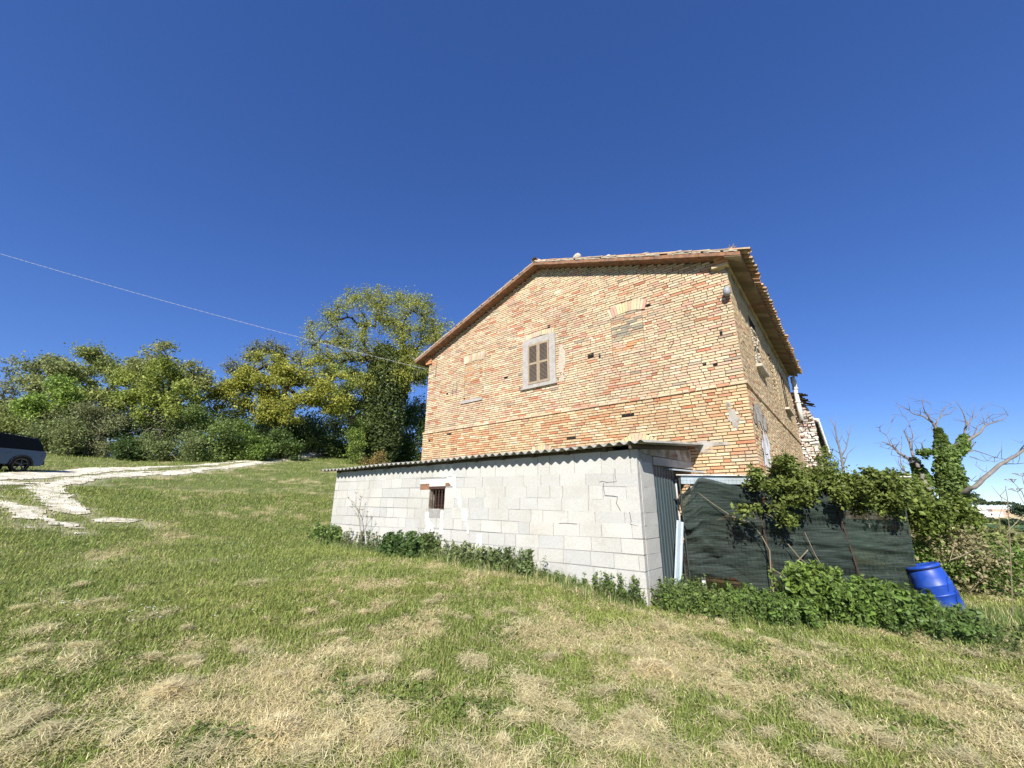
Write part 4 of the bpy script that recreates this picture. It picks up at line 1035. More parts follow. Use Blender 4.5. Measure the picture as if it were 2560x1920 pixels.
# ------------------------------------------------------------------ trees, from left to right
YG = (.175,.18,.032); MG = (.12,.15,.03); GG = (.145,.16,.06); BG = (.13,.155,.03); DG = (.045,.07,.02)
WG = "trees of the wood behind the track"
tree("tree", "thin half bare greyish tree at the far left end of the wood, above the car", 15, 40, [(10,960,50,70),(-60,950,60,70)], 130, 26, .38, .15, (.16,.17,.10), .16, WG)
tree("tree", "grey green tree just left of the wood's tallest crown, with a rounded low top", 110, 38, [(110,945,75,60),(130,905,45,30),(60,990,60,60),(150,1010,70,60)], 260, 42, .40, .16, GG, .2, WG)
tree("tree", "tallest rounded olive green tree of the wood, peaking left of its twin crown", 255, 39, [(235,905,70,62),(205,960,70,60),(290,930,60,60),(245,1010,80,50),(300,990,50,50),(165,925,35,35)], 420, 44, .42, .16, (.14,.16,.045), .28, WG, trunk_top=(262,985))
tree("tree", "broad olive tree with dark limbs showing at its right side in the wood", 400, 38, [(400,900,75,48),(460,930,60,55),(345,920,50,50),(500,960,40,50),(370,985,70,50)], 360, 40, .42, .16, (.145,.155,.05), .26, WG, trunk_top=(440,1010))
tree("tree", "fresh bright green lower tree in front of the broad olive tree", 410, 34, [(400,965,70,50),(350,1010,60,45),(460,1000,55,50),(400,920,35,30),(320,950,30,30)], 260, 46, .36, .14, BG, .14, WG)
tree("tree", "small bright green tree in front of the tallest olive tree, left part of the wood", 160, 34, [(140,985,60,45),(90,1010,50,40),(195,1000,40,40)], 170, 42, .36, .14, (.115,.165,.03), .12, WG)
tree("gnarled_tree", "gnarled almost bare tree rising behind the yellow green oak", 712, 47, [(640,905,60,30),(600,915,35,25),(690,880,55,30),(745,895,40,28),(650,870,40,25),(575,920,25,20)], 260, 22, .38, .13, (.12,.125,.055), .34, None, trunk_top=(712,960), r_tip=.022, wob=.5)
tree("spreading_oak", "wide spreading oak with yellow green spring leaves and dark shaded underside", 700, 41, [(600,955,75,50),(680,930,80,45),(760,930,80,45),(830,960,60,45),(560,990,60,45),(640,1010,90,45),(740,1000,90,45),(840,1010,55,40),(520,1000,40,40),(700,1040,90,30),(660,900,50,25),(790,905,40,22)],
     780, 44, .42, .16, YG, .42, None, trunk_top=(695,1030), tint=.3)
tree("tree", "mid green tree between the spreading oak and the tall ivy clad oak", 880, 46, [(870,990,60,50),(850,930,40,30),(900,1030,50,40),(880,950,40,40)], 260, 34, .45, .17, (.12,.15,.045), .2, WG)
# the tall oak with an ivy clad trunk
ob = [(950,770,70,45),(1000,760,45,35),(900,760,50,32),(1050,790,45,40),(850,830,60,35),(810,810,40,28),(900,835,60,35),(970,830,70,40),(1050,840,60,45),(1100,850,35,35),
      (790,860,22,22),(830,900,28,18),(1010,890,60,35),(1060,900,45,35),(940,890,50,30),(960,730,30,16),(1035,745,28,18),(1085,800,30,22),(825,790,22,14),(1050,970,30,50),(900,930,30,20)]
ob = []; _r = random.Random(4)
while len(ob) < 90:
    x, y = _r.uniform(770, 1130), _r.uniform(740, 985); q = ((x-955)/178)**2+((y-855)/126)**2; q2 = ((x-835)/72)**2+((y-850)/55)**2
    if (q < 1 or q2 < 1) and not (y > 905 and x < 900) : ob.append((x, y, _r.uniform(30, 48), _r.uniform(24, 38), _r.uniform(-3, 3)))
oak = tree("tall_oak", "tall oak with open yellow green crown and ivy covered trunk beside the house", 955, 46, ob, 1900, 24, .42, .14, (.16,.17,.035), .62, None, trunk_top=(965,905), ntips=420, tint=.3, r_tip=.026, wob=.55)
def ivy(parent_thing, pts, rad, n, size, col, spread=.18, name="ivy"):
    P = []
    for (a, b_), (ra, rb_) in zip(zip(pts[:-1], pts[1:]), zip(rad[:-1], rad[1:])):
        a = np.array(a); b_ = np.array(b_); k = int(n*np.linalg.norm(b_-a)/sum(np.linalg.norm(np.array(q)-np.array(p)) for p, q in zip(pts[:-1], pts[1:])))
        f = RNG.random(k)[:,None]; r_ = (ra+(rb_-ra)*f)*(.55+.6*RNG.random((k,1))); v = RNG.normal(size=(k, 3)); v[:,2] *= .3; v /= np.linalg.norm(v, axis=1)[:,None]
        lump = 1+.45*(fbm(f[:,0]*9+a[2], v[:,0]*2+v[:,1]*2, 61, 2)[:,None]-.4)
        P.append(a+(b_-a)*f+v*r_*lump)
    P = np.concatenate(P); hue = fbm(P[:,0]*2, P[:,2]*2, 66, 3)[:,None]
    return kites(P, size, np.array(col)*(.55+.9*hue), parent=parent_thing, name=name, up_bias=.15)
ivy(oak, [PX(950,1165,46), PX(955,1100,46), PX(960,1000,46), PX(975,920,46), PX(960,870,46)], [1.1,1.8,2.1,2.2,.8], 26000, .27, (.075,.10,.03))
ivy(oak, [PX(985,990,46), PX(1000,930,46), PX(1010,880,46)], [1.4,1.3,.5], 5200, .27, (.08,.10,.03))
# the dark wood behind, too dense to count
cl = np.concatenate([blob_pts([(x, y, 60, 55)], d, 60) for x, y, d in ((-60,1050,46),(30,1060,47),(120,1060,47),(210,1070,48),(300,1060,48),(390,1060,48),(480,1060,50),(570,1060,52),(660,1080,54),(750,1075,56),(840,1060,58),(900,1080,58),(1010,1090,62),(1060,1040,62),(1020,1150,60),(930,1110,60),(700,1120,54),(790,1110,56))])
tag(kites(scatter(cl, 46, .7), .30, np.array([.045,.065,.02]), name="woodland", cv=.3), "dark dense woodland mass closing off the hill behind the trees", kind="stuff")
# shrubs under the trees
HG = "shrubs along the foot of the wood"
bush("shrub", "grey green shrub directly behind the parked car's rear", [(150,1080,60,45),(110,1110,60,50),(170,1130,55,40)], 32.5, 230, 46, .3, .12, (.105,.125,.045), HG)
bush("shrub", "olive shrub rising behind the parked car's roof", [(30,1040,70,45),(-20,1080,60,60),(70,1090,50,50)], 37, 230, 42, .34, .14, (.115,.135,.04), HG)
bush("shrub", "greyish twiggy shrub left of the dark ivy clump below the tallest tree", [(240,1050,60,40),(210,1090,50,40),(240,1130,55,35)], 34, 230, 44, .3, .12, (.12,.13,.06), HG)
bush("ivy_shrub", "dark glossy ivy clump in the middle of the shrub row", [(320,1110,35,35),(330,1140,30,25)], 33, 110, 60, .22, .13, (.045,.07,.02), HG)
bush("shrub", "wide soft green shrub right of the dark ivy clump", [(400,1070,60,42),(440,1110,60,42),(380,1120,50,35)], 34, 260, 46, .3, .12, (.11,.135,.05), HG)
bush("shrub", "mid green shrub under the left edge of the yellow green oak", [(500,1050,50,40),(530,1090,50,42),(490,1120,40,28)], 35, 220, 46, .3, .12, (.095,.13,.035), HG)
bush("shrub", "bright leafy green shrub under the middle of the yellow green oak", [(600,1095,55,38),(650,1115,45,25),(570,1125,40,18)], 37, 240, 50, .28, .13, (.085,.125,.025), HG)
bush("shrub", "dark shaded thicket above the bend of the track", [(740,1080,70,35),(800,1090,60,40),(850,1110,50,35),(690,1070,50,30)], 47, 300, 40, .4, .16, (.05,.075,.02), HG)
bush("shrub", "dark leafy bush hiding the foot of the spreading oak", [(690,1105,42,26),(720,1118,34,18),(655,1125,30,18)], 39.5, 200, 44, .28, .14, (.06,.09,.022), HG)
bush("shrub", "light green bush left of the ivy clad oak trunk", [(905,1090,32,40),(890,1115,25,20)], 43, 120, 44, .28, .13, (.12,.16,.035), HG)
bush("shrub", "dark bushes between the ivy clad oak and the house corner", [(1020,1110,50,40),(1040,1060,40,50),(1000,1150,40,18)], 50, 200, 44, .4, .17, (.05,.075,.02), HG)
bush("shrub", "small reddish green scrub at the foot of the ivy clad oak", [(905,1160,26,12),(950,1150,24,26)], 43, 60, 40, .2, .10, (.16,.12,.04), HG)
# dead light branches in the shrubs
m = MB()
for k in range(16):
    a = PX(random.uniform(270,400), random.uniform(1030,1100), 33.3); b_ = a+np.array([random.gauss(0,.4), random.gauss(0,1.1), random.uniform(-.1,.9)])
    m.tube([a, (a+b_)/2+RNG.normal(0,.12,3), b_], [.025,.02,.008], 4)
tag(m.build("dead_branches", "palebark"), "pale dead branches sticking out of the shrubs below the wood", "dead wood")

# ------------------------------------------------------------------ dead tree with ivy on the right, drawn limb by limb
D2 = 13.0
def q6(x, y, dd=0, D=D2): return PX(2000+x*.3857, 960+y*.3857, D+dd)
base2 = PX(2395, 1300, D2); base2[2] = T1(base2[0], base2[1])-.1
dt = thing("dead_tree", "bare grey dead tree with ivy climbing its forked trunk behind the fence", "tree", base2)
LIM = [([(1030,1050),(1030,740),(1000,560),(940,450),(890,300),(860,250)],[.30,.26,.20,.14,.07,.05],0),
 ([(860,250),(800,210),(740,195),(700,165),(640,135)],[.045,.03,.022,.015,.006],.3),([(860,250),(815,190),(800,140),(790,100)],[.04,.025,.015,.006],-.2),
 ([(880,270),(905,220),(930,165),(1000,110)],[.035,.025,.016,.006],.2),([(915,215),(960,185),(1015,155)],[.018,.012,.005],.4),([(835,230),(850,160),(845,120)],[.012,.008,.004],0),
 ([(985,520),(1010,400),(1080,370),(1160,320),(1200,270),(1290,240),(1350,205)],[.13,.10,.075,.05,.035,.02,.006],-.3),
 ([(1040,385),(1070,340),(1080,250),(1060,190),(1010,100)],[.06,.05,.035,.02,.006],.2),([(1078,270),(1115,225),(1150,200),(1175,160)],[.025,.018,.01,.004],.1),
 ([(1120,345),(1150,270),(1210,245),(1215,190)],[.025,.018,.012,.004],-.2),([(1200,270),(1245,250),(1250,215)],[.012,.008,.004],0),([(1095,300),(1100,230),(1130,180)],[.014,.01,.004],.3),
 ([(1050,450),(1100,430),(1140,375)],[.05,.035,.015],.3),([(1060,450),(1130,430),(1250,470),(1335,490)],[.03,.022,.012,.004],.2),([(1100,470),(1190,500),(1260,505),(1330,485)],[.016,.012,.008,.003],-.2),
 ([(1010,760),(1060,700),(1130,670),(1220,590),(1300,520),(1400,465),(1500,400),(1620,380)],[.14,.10,.09,.08,.07,.06,.045,.02],-.6),([(1300,520),(1380,518),(1480,510)],[.02,.014,.008],-.7),([(1400,465),(1450,400),(1520,330)],[.03,.02,.008],-.6),
 ([(1170,640),(1110,625),(1080,600)],[.015,.01,.004],-.4),([(1240,575),(1200,570),(1160,545)],[.012,.008,.004],-.5),
 ([(900,900),(830,680),(760,530),(700,480),(640,450),(600,400),(530,372)],[.16,.13,.10,.07,.05,.035,.010],.5),([(765,540),(730,460),(712,380),(690,340),(668,300)],[.07,.055,.045,.03,.014],.6),
 ([(718,400),(735,330),(705,260),(740,195)],[.02,.015,.010,.004],.7),([(712,260),(690,225),(665,200)],[.01,.007,.003],.7),([(640,450),(590,400),(560,330),(590,270),(600,210)],[.022,.016,.012,.008,.003],.5),([(560,335),(520,310),(510,280)],[.01,.007,.003],.5),
 ([(690,580),(655,520),(648,470),(660,400),(655,330)],[.03,.024,.018,.012,.004],.6),([(700,490),(640,470),(590,460)],[.015,.01,.004],.4),([(620,430),(570,420),(515,405)],[.012,.009,.004],.4),([(690,600),(670,575),(655,540)],[.02,.014,.006],.8),
 ([(850,440),(800,430),(790,385),(775,380)],[.035,.03,.02,.008],-.2),([(835,445),(790,460),(765,430)],[.012,.008,.004],-.3),([(900,320),(860,300),(850,280)],[.02,.014,.006],.1),([(740,500),(700,520),(660,500)],[.015,.01,.004],.3)]
m = MB()
for pts, rd, dd in LIM:
    P = []; Rr = []
    for i in range(len(pts)-1):
        for k in range(3):
            f = k/3; x = pts[i][0]+(pts[i+1][0]-pts[i][0])*f; y = pts[i][1]+(pts[i+1][1]-pts[i][1])*f
            sp = math.hypot(pts[i+1][0]-pts[i][0], pts[i+1][1]-pts[i][1])*.03
            P.append(q6(x+(random.gauss(0,sp) if k else 0), y+(random.gauss(0,sp) if k else 0), dd*min(1,(i+f)/2))); Rr.append(rd[i]+(rd[i+1]-rd[i])*f)
    P.append(q6(*pts[-1], dd)); Rr.append(rd[-1]); m.tube(P, [max(.006, r_*.72) for r_ in Rr], 7)
    # fine side twigs
    for k in range(int(len(P)*.5)):
        i = random.randrange(1, len(P)); 
        if Rr[i] > .06: continue
        a = P[i]; v = RNG.normal(0, 1, 3); v[2] = abs(v[2])*.8+.3; L = random.uniform(.15, .5); v /= np.linalg.norm(v)
        mid = a+v*L*.5+RNG.normal(0,.03,3); m.tube([a, mid, a+v*L+RNG.normal(0,.05,3)], [max(.005, Rr[i]*.35), .006, .003], 4)
m.build("trunk", "palebark", dt, True)
ivy(dt, [q6(1030,1000), q6(1000,740), q6(970,600), q6(940,450), q6(890,290)], [.36,.26,.31,.22,.06], 7500, .11, (.11,.16,.04))
ivy(dt, [q6(1000,470,-.1), q6(1060,380,-.2), q6(1060,330,-.2)], [.2,.14,.06], 1100, .11, (.12,.18,.045))
ivy(dt, [q6(840,660,.4), q6(770,560,.5), q6(735,480,.5)], [.2,.16,.07], 1300, .10, (.11,.17,.04))
ivy(dt, [q6(850,450,-.1), q6(790,440,-.2)], [.2,.14], 500, .10, (.11,.17,.04))
# slender bare tree left of it
b3 = PX(2108, 1180, 17.); b3[2] = T1(b3[0], b3[1])
st = thing("bare_sapling", "slender leafless tree against the sky just right of the ruined wing", "tree", b3)
L3 = [([(285,1200),(285,570),(268,480),(250,400),(236,340),(222,270),(183,212)],[.06,.055,.045,.035,.025,.018,.005]),([(270,470),(300,420),(315,330),(335,270),(362,255)],[.03,.022,.016,.010,.003]),([(250,400),(205,300),(180,290)],[.014,.009,.003]),
 ([(262,450),(225,425),(190,405),(185,330)],[.016,.012,.009,.003]),([(240,350),(228,280),(235,180)],[.018,.012,.003]),([(278,540),(310,450),(345,420),(372,395)],[.022,.016,.011,.003]),([(272,510),(230,470),(190,440)],[.015,.01,.003]),([(305,400),(280,350),(270,290)],[.010,.007,.003]),([(250,390),(275,330),(262,280)],[.012,.008,.003]),([(222,280),(205,240),(195,200)],[.009,.006,.002]),([(315,340),(300,300),(318,260)],[.008,.006,.002])]
m = MB()
for pts, rd in L3:
    P = [q6(x+random.gauss(0,2), y, 0, 17.) for x, y in pts]; m.tube(P, rd, 5)
m.build("trunk", "palebark", st, True)

def inpoly(poly, n, ra, rb, dz=.35, asp=.8, seed=1):
    q = random.Random(seed); xs = [p[0] for p in poly]; ys_ = [p[1] for p in poly]; out = []
    while len(out) < n:
        x, y = q.uniform(min(xs), max(xs)), q.uniform(min(ys_), max(ys_)); c = False; j = len(poly)-1
        for i in range(len(poly)):
            if (ys_[i] > y) != (ys_[j] > y) and x < (xs[j]-xs[i])*(y-ys_[i])/(ys_[j]-ys_[i])+xs[i]: c = not c
            j = i
        if c: r_ = q.uniform(ra, rb); out.append((x, y, r_, r_*asp, q.uniform(-dz, dz)))
    return out
# ------------------------------------------------------------------ creeper over the pen and the fence
CRC = (.115,.145,.032)
def creeper(label, blobs, depth, n, size, col, cat="creeper", name="creeper", shell=.5, spread=.10, per=16):
    cs = PX(blobs[0][0], blobs[0][1], depth); th = thing(name, label, cat, cs)
    cl = blob_pts(blobs, depth, n, shell=shell); hue = RNG.random((len(cl), 1))
    P = scatter(cl, per, spread, .9); kites(P, size, np.repeat(np.array(col)*(.65+.7*hue), per, 0), parent=th, name="foliage", up_bias=.45)
    k = cl[RNG.permutation(len(cl))[:50]]; c0 = cs.copy(); grow([c0, c0+(0,0,.05)], list(k), step=.15, r_trunk=.006, parent=th, name="stems", m="stem", r_tip=.0015, sides=4, wob=.25)
    return th
PA = [(1880,1168),(1945,1150),(2000,1165),(2035,1190),(2030,1255),(1990,1310),(1930,1300),(1870,1290),(1840,1262),(1850,1245),(1910,1258),(1925,1225),(1885,1200)]
creeper("leafy green creeper clump heaped over the middle of the dark netting, sprawling left", inpoly(PA, 36, 9, 22, .3, .8, 3), 8.0, 290, .075, CRC, per=15, spread=.06, shell=.7)
PB = [(2030,1180),(2100,1188),(2160,1180),(2240,1188),(2262,1225),(2258,1285),(2215,1290),(2170,1280),(2130,1282),(2105,1245),(2060,1222),(2030,1215)]
creeper("long creeper mass draped along the pen roof from the middle to the right end", inpoly(PB, 54, 9, 24, .3, .8, 5), 8.1, 540, .075, CRC, per=15, spread=.06, shell=.7)
PC = [(2240,1192),(2285,1206),(2340,1245),(2405,1275),(2435,1300),(2405,1325),(2330,1312),(2250,1305)]
creeper("broad bramble mass beyond the fence end, sloping down below the dead tree", inpoly(PC, 40, 12, 24, .6, .7, 7), 9.8, 560, .09, (.115,.15,.03), per=17, spread=.10, shell=.7)
creeper("small green climber on the rubble wall of the ruined wing", [(2060,1150,30,40),(2080,1175,30,20),(2040,1180,35,18),(1985,1180,30,15)], 15.5, 120, .08, CRC, per=14)
# ------------------------------------------------------------------ weeds at the walls
NG = "nettle clumps at the foot of the block wall"
def weed(label, pts, h, n, leaf, col, group=None, name="nettle_clump", spiky=.5, cat="weed"):
    """upright leafy stalks standing on the ground"""
    b = np.mean([p[:3] for p in pts], 0); th = thing(name, label, cat, b, group); P = []; m = MB(); K = []; LS = []
    for i in range(n):
        lf = random.choice((.6, .8, 1, 1.2, 1.6)); tone_ = random.uniform(.75, 1.25)
        p = np.array(random.choice(pts)); x, y = p[0]+random.gauss(0, p[3]), p[1]+random.gauss(0, p[3]*.5)
        z = T1(x, y); H = h*random.uniform(.45, 1.1); dx, dy = random.gauss(0, .14), random.gauss(0, .14)
        tip = np.array([x+dx*H, y+dy*H, z+H]); a = np.array([x, y, z-.03]); m.tube([a, (a+tip)/2+RNG.normal(0,.02,3), tip], [.004,.003,.0015], 3)
        k = int(10+H*46); f = RNG.random(k)**.8
        for t in f:
            r_ = leaf*1.1*(1.15-t*spiky); an = random.random()*6.28; P.append(a+(tip-a)*t+np.array([math.cos(an)*r_, math.sin(an)*r_, random.gauss(0,.012)])); K.append(random.uniform(.75,1.15)*tone_); LS.append(leaf*1.3*lf)
    kites(np.array(P), np.array(LS), np.array([1.35,1.2,1.3])*np.array(col)*np.array(K)[:,None], parent=th, name="foliage", up_bias=.6); m.build("stems", "gstem", th); return th
def WP(t, d=.12, s=.16): p = ft(t, d, 0); return (p[0], p[1], T1(p[0], p[1]), s)
weed("small leafy clump at the far left corner of the block wall", [WP(-12.75,.15), WP(-12.3,.12), WP(-11.9,.12,.2)], .50, 60, .06, (.09,.15,.035), NG)
weed("sparse grey green flowering weeds left of the densest clump by the wall", [WP(-11.2,.1,.25), WP(-10.6,.1,.25), WP(-10.1,.12,.2)], .48, 60, .035, (.12,.15,.07), NG)
weed("densest dark nettle clump below the barred window", [WP(-9.3,.2,.22), WP(-8.8,.25,.22), WP(-8.35,.2,.2)], .52, 110, .065, (.06,.115,.03), NG)
weed("tall nettle spikes just right of the densest clump", [WP(-7.95,.15,.14), WP(-7.75,.15,.1)], .62, 40, .05, (.075,.12,.035), NG)
weed("low row of pale weeds along the middle of the block wall", [WP(-7.2,.12,.2), WP(-6.8,.12,.2), WP(-6.4,.12,.2), WP(-6.0,.15,.2)], .42, 100, .04, (.11,.15,.055), NG)
weed("mixed taller weeds below the wall's wide middle blocks", [WP(-5.7,.15,.2), WP(-5.3,.15,.2), WP(-5.0,.2,.15)], .48, 90, .042, (.09,.135,.045), NG)
weed("thin low weeds and grass left of the wall's right corner", [WP(-4.6,.1,.2), WP(-4.2,.12,.2), WP(-3.8,.12,.2)], .22, 60, .03, (.09,.14,.04), NG)
weed("tall weeds crowding the wall's right corner beside the green door", [WP(-3.3,.12,.15), WP(-2.95,.15,.14), (XR+.25,7.35,0,.16), (XR+.35,7.7,0,.15), (XR+.5,8.05,0,.18)], .45, 150, .035, (.075,.12,.03), NG)
dw = thing("dry_umbel", "dry branching weed stalk standing before the left part of the block wall", "dry weed", G(912, 1362))
m = MB(); b = np.array(ft(-11.15, .22, 0)); b[2] = T1(b[0], b[1])
def wpx(x, y): p = Sh_(790+x*.18083, 1140+y*.18083); return p
def Sh_(x, y): d = ray(x, y); return d*(YS-.22)/(d@N_)
for pts, r_ in (([(625,1150),(605,940),(585,780),(520,640),(450,590)],.012),([(590,790),(610,690),(630,575)],.008),([(548,690),(553,590),(556,520)],.008),([(580,860),(545,770),(500,715)],.006),([(605,960),(640,860),(645,750)],.006),([(660,1080),(700,960),(770,860)],.007),([(690,990),(710,880),(712,780)],.005)):
    P = [wpx(*p) for p in pts]; m.tube(P, [r_]*(len(P)-1)+[r_*.4], 4)
    e_ = P[-1]
    for k in range(6): m.tube([e_, e_+np.array([random.gauss(0,.05), random.gauss(0,.05), random.uniform(.02,.06)])], [.004,.006], 3)
m.build("stalks", "stem", dw)
# nettles and undergrowth before the netting
CL = []
def gp(px, dpt): p = PX(px, 1400, dpt); return (p[0], p[1], T1(p[0], p[1]))
def uw(label, lst, h, n, leaf, col, group="weeds before the netting"):
    pts = [(*gp(px, d), s) for px, d, s in lst]; return weed(label, pts, h, n, leaf, col, group, name="weed_clump")
uw("low bright grass and weeds below the left part of the netting", [(1720,7.6,.2),(1770,7.5,.2),(1820,7.4,.2),(1700,7.2,.2),(1760,7.1,.25)], .32, 230, .032, (.09,.145,.03))
uw("mid height weeds below the middle of the netting", [(1850,7.5,.2),(1900,7.4,.22),(1950,7.3,.22),(1880,7.0,.25),(1960,6.9,.25)], .38, 300, .038, (.08,.14,.028))
uw("tall leafy weeds peaking before the right half of the netting", [(2010,7.6,.16),(2050,7.5,.2),(2000,7.2,.2)], .75, 120, .06, (.10,.165,.03))
uw("dense broad leaved weeds between the netting and the barrel", [(2100,7.5,.2),(2150,7.4,.22),(2200,7.4,.2),(2080,7.0,.25),(2160,6.9,.25)], .55, 330, .055, (.085,.15,.028))
uw("trailing weeds around the foot of the leaning barrel", [(2250,7.2,.2),(2290,6.9,.2),(2330,6.7,.2),(2240,6.7,.25),(2300,6.4,.25)], .33, 260, .045, (.07,.125,.028))
uw("low dark weeds right of the barrel", [(2440,6.2,.3),(2500,5.8,.3),(2550,5.6,.3),(2420,6.8,.25),(2520,6.6,.3)], .2, 150, .034, (.085,.12,.035))
# brush beyond the barrel
bush("brush", "tangle of dry grass and twigs at the edge of the field behind the barrel", [(2300,1340,60,25),(2360,1345,50,28),(2260,1350,40,22)], 12, 150, 22, .22, .10, (.13,.115,.06), "brush at the field edge", "brush")
bush("brush", "olive brush with reddish stems at the right edge below the far farm", [(2440,1360,60,28),(2500,1365,60,28),(2550,1368,50,28),(2400,1380,50,22)], 11, 300, 30, .2, .085, (.12,.13,.045), "brush at the field edge", "brush")
bush("brush", "pale dry seed stalks crossing the brush behind the barrel", [(2400,1350,40,20),(2350,1375,40,16),(2450,1390,60,14)], 9.5, 80, 16, .2, .07, (.17,.15,.08), "brush at the field edge", "brush")
bush("brush", "low green bramble filling the gap right of the fence end", [(2290,1385,60,18),(2350,1395,50,14),(2480,1400,80,18)], 10, 220, 30, .2, .07, (.09,.14,.03), "brush at the field edge", "brush")
# dry fennel stalks against the sky
fe = thing("dry_fennel", "tall dry fennel stalks with flat seed heads at the right edge", "dry weed", PX(2540, 1450, 6.5))
m = MB()
def fx(x, y, dd=0): return PX(2000+x*.3857, 960+y*.3857, 6.5+dd)
def umb(p, r_=.09):
    for k in range(9):
        a = random.random()*6.28; q = p+np.array([math.cos(a)*r_*random.uniform(.4,1), math.sin(a)*r_*random.uniform(.4,1), .05+random.gauss(0,.006)]); m.tube([p, q], .0025, 3)
        m.tube([q-(.010,0,0), q+(.012,.01,.004)], .005, 4)
for pts, u_ in (([(1530,1100),(1500,860),(1440,700),(1385,640)],1),([(1500,860),(1410,700)],1),([(1360,1000),(1350,850),(1345,740),(1330,660)],0),([(1350,780),(1310,760),(1300,720),(1330,690),(1340,660)],0),([(1350,760),(1300,730),(1240,660)],0),([(1300,960),(1290,860),(1320,780)],0),
              ([(1340,960),(1420,880),(1500,800)],0),([(1340,960),(1452,965),(1560,970)],0),([(1370,1080),(1340,960)],0),([(980,1140),(1060,1110),(1150,1060)],0),([(970,1150),(1000,1050),(1010,980)],0),([(975,1140),(1070,1100)],0),([(1560,900),(1450,640),(1440,600)],1)):
    P = [fx(*p) for p in pts]; m.tube(P, [.005]*(len(P)-1)+[.002], 4)
    if u_: umb(P[-1])
P = [fx(1560,1500), fx(1530,1100)]; m.tube(P, .006, 4); m.tube([fx(1380,1500), fx(1360,1000)], .006, 4)
m.build("stalks", "stem", fe)
# ------------------------------------------------------------------ far side of the valley
def far(x, y, d, hgt, w_, dp, m_, name, parent): 
    p = PX(x, y, d); mb = MB(); a = r0; b_ = FH
    c = [p-a*w_/2, p+a*w_/2, p+a*w_/2+b_*dp, p-a*w_/2+b_*dp]
    mb.hexa([c[0], c[1], c[1]+(0,0,hgt), c[0]+(0,0,hgt), c[3], c[2], c[2]+(0,0,hgt), c[3]+(0,0,hgt)]); return mb.build(name, m_, parent)
fb = thing("distant_farm", "white and grey farm buildings far across the valley below the wheat field", "farm", PX(2465, 1292, 300))
far(2457,1292,300,4.4,9,10,"farwhite","white_house",fb); far(2482,1293,302,3.6,16,9,"farwhite","long_house",fb); far(2440,1290,306,4.6,26,8,"farroof","grey_barn",fb); far(2508,1290,304,4.6,13,9,"farsalmon","salmon_house",fb)
mb = MB(); p = PX(2457,1292,299.5)+np.array([0,0,4.4])
mb.add([p-r0*4.6, p+r0*4.6, p+r0*4.6+FH*10, p-r0*4.6+FH*10, p+(0,0,2.6), p+FH*10+(0,0,2.6)], [(0,1,4),(2,3,5),(1,2,5,4),(3,0,4,5)]); mb.build("gable_roof", "farwhite", fb)
FT = "hedgerow trees on the far hills"
for i, (x, y, rx, ry, d, lb) in enumerate(((2425,1245,22,16,420,"round dark tree on the far skyline left of the wheat field"),(2450,1254,12,6,450,"small dark tree on the far skyline above the wheat field"),(2552,1275,30,16,260,"dark round grove at the right edge across the valley"),
        (2490,1258,40,3,600,"thin hedge line along the far skyline"),(2450,1300,50,5,240,"low dark hedge before the distant farm"),(2520,1305,50,6,230,"hedge right of the distant farm across the valley"))):
    s = d/F; th = thing("distant_tree" if ry > 10 else "distant_hedge", lb, "tree" if ry > 10 else "hedge", PX(x, y+ry, d))
    cl = blob_pts([(x, y, rx, ry)], d, 90); kites(scatter(cl, 26, max(.6, min(rx, ry)*s*.2)), 1.5*s*2.2, np.array([.05,.075,.035]), parent=th, name="crown")
# cut hay heaps in the foreground
for px, py, rr, lb in ((1700,1535,.16,"small heap of cut hay in front of the weeds near the netting"),(690,1850,.20,"pale heap of dry hay in the foreground, left of the picture's middle"),(2290,1590,.35,"long ragged heap of dry hay in front of the blue barrel"),(1640,1690,.25,"flat heap of straw coloured hay in the middle of the meadow"),(420,1745,.16,"small grey heap of wilted grass in the left foreground")):
    g_ = G(px, py); n = 2000; v = RNG.normal(size=(n, 2))*rr*.55; x = g_[0]+v[:,0]*1.3; y = g_[1]+v[:,1]; hh = rr*.45*np.exp(-(v**2).sum(1)/(rr*rr*.5))
    z = terr(x, y)+hh*RNG.random(n)+.03; th_ = RNG.random(n)*6.28; L = .05+.07*RNG.random(n); el = RNG.normal(0, .2, n)
    d = np.c_[np.cos(th_)*np.cos(el), np.sin(th_)*np.cos(el), np.sin(el)]*L[:,None]; P = np.c_[x, y, z]; s_ = np.c_[-np.sin(th_), np.cos(th_), np.zeros(n)]*.0042
    V = np.stack([P-d, P+s_, P+d, P-s_], 1).reshape(-1, 3); i = np.arange(n)[:,None]*4
    c = np.array([.60,.52,.31])*(.6+.6*RNG.random((n, 1)))
    tag(npmesh("hay_heap", V, [i+np.array([[0,1,2,3]])], "grass", col=np.repeat(c, 4, 0)), lb, "hay", kind="thing")

# low broad leaved weeds dotted through the lawn
def lawn_weeds():
    P = []; K = []
    for px, py, s_, n in ((1180,1790,45,60),(560,1860,60,55),(1030,1760,40,40),(1240,1600,50,40),(1990,1700,60,55),(2080,1760,40,35),(520,1500,120,60),(250,1650,90,40),(160,1480,120,50),(1010,1560,60,30),(1830,1640,40,30),(1650,1600,90,30),(2300,1850,80,40),(860,1740,60,25)):
        for k in range(n):
            g_ = G(px+random.gauss(0, s_), min(1915, py+random.gauss(0, s_*.35))); c = random.uniform(.6, 1.2)
            for q in range(5): P.append(g_+np.array([random.gauss(0,.035), random.gauss(0,.035), .03+random.random()*.05])); K.append(c)
    o = kites(np.array(P), .038, np.array([.12,.165,.04])*np.array(K)[:,None], up_bias=.7, name="clover_weeds")
    tag(o, "low broad leaved green weeds dotted through the mown grass", kind="stuff")
lawn_weeds()

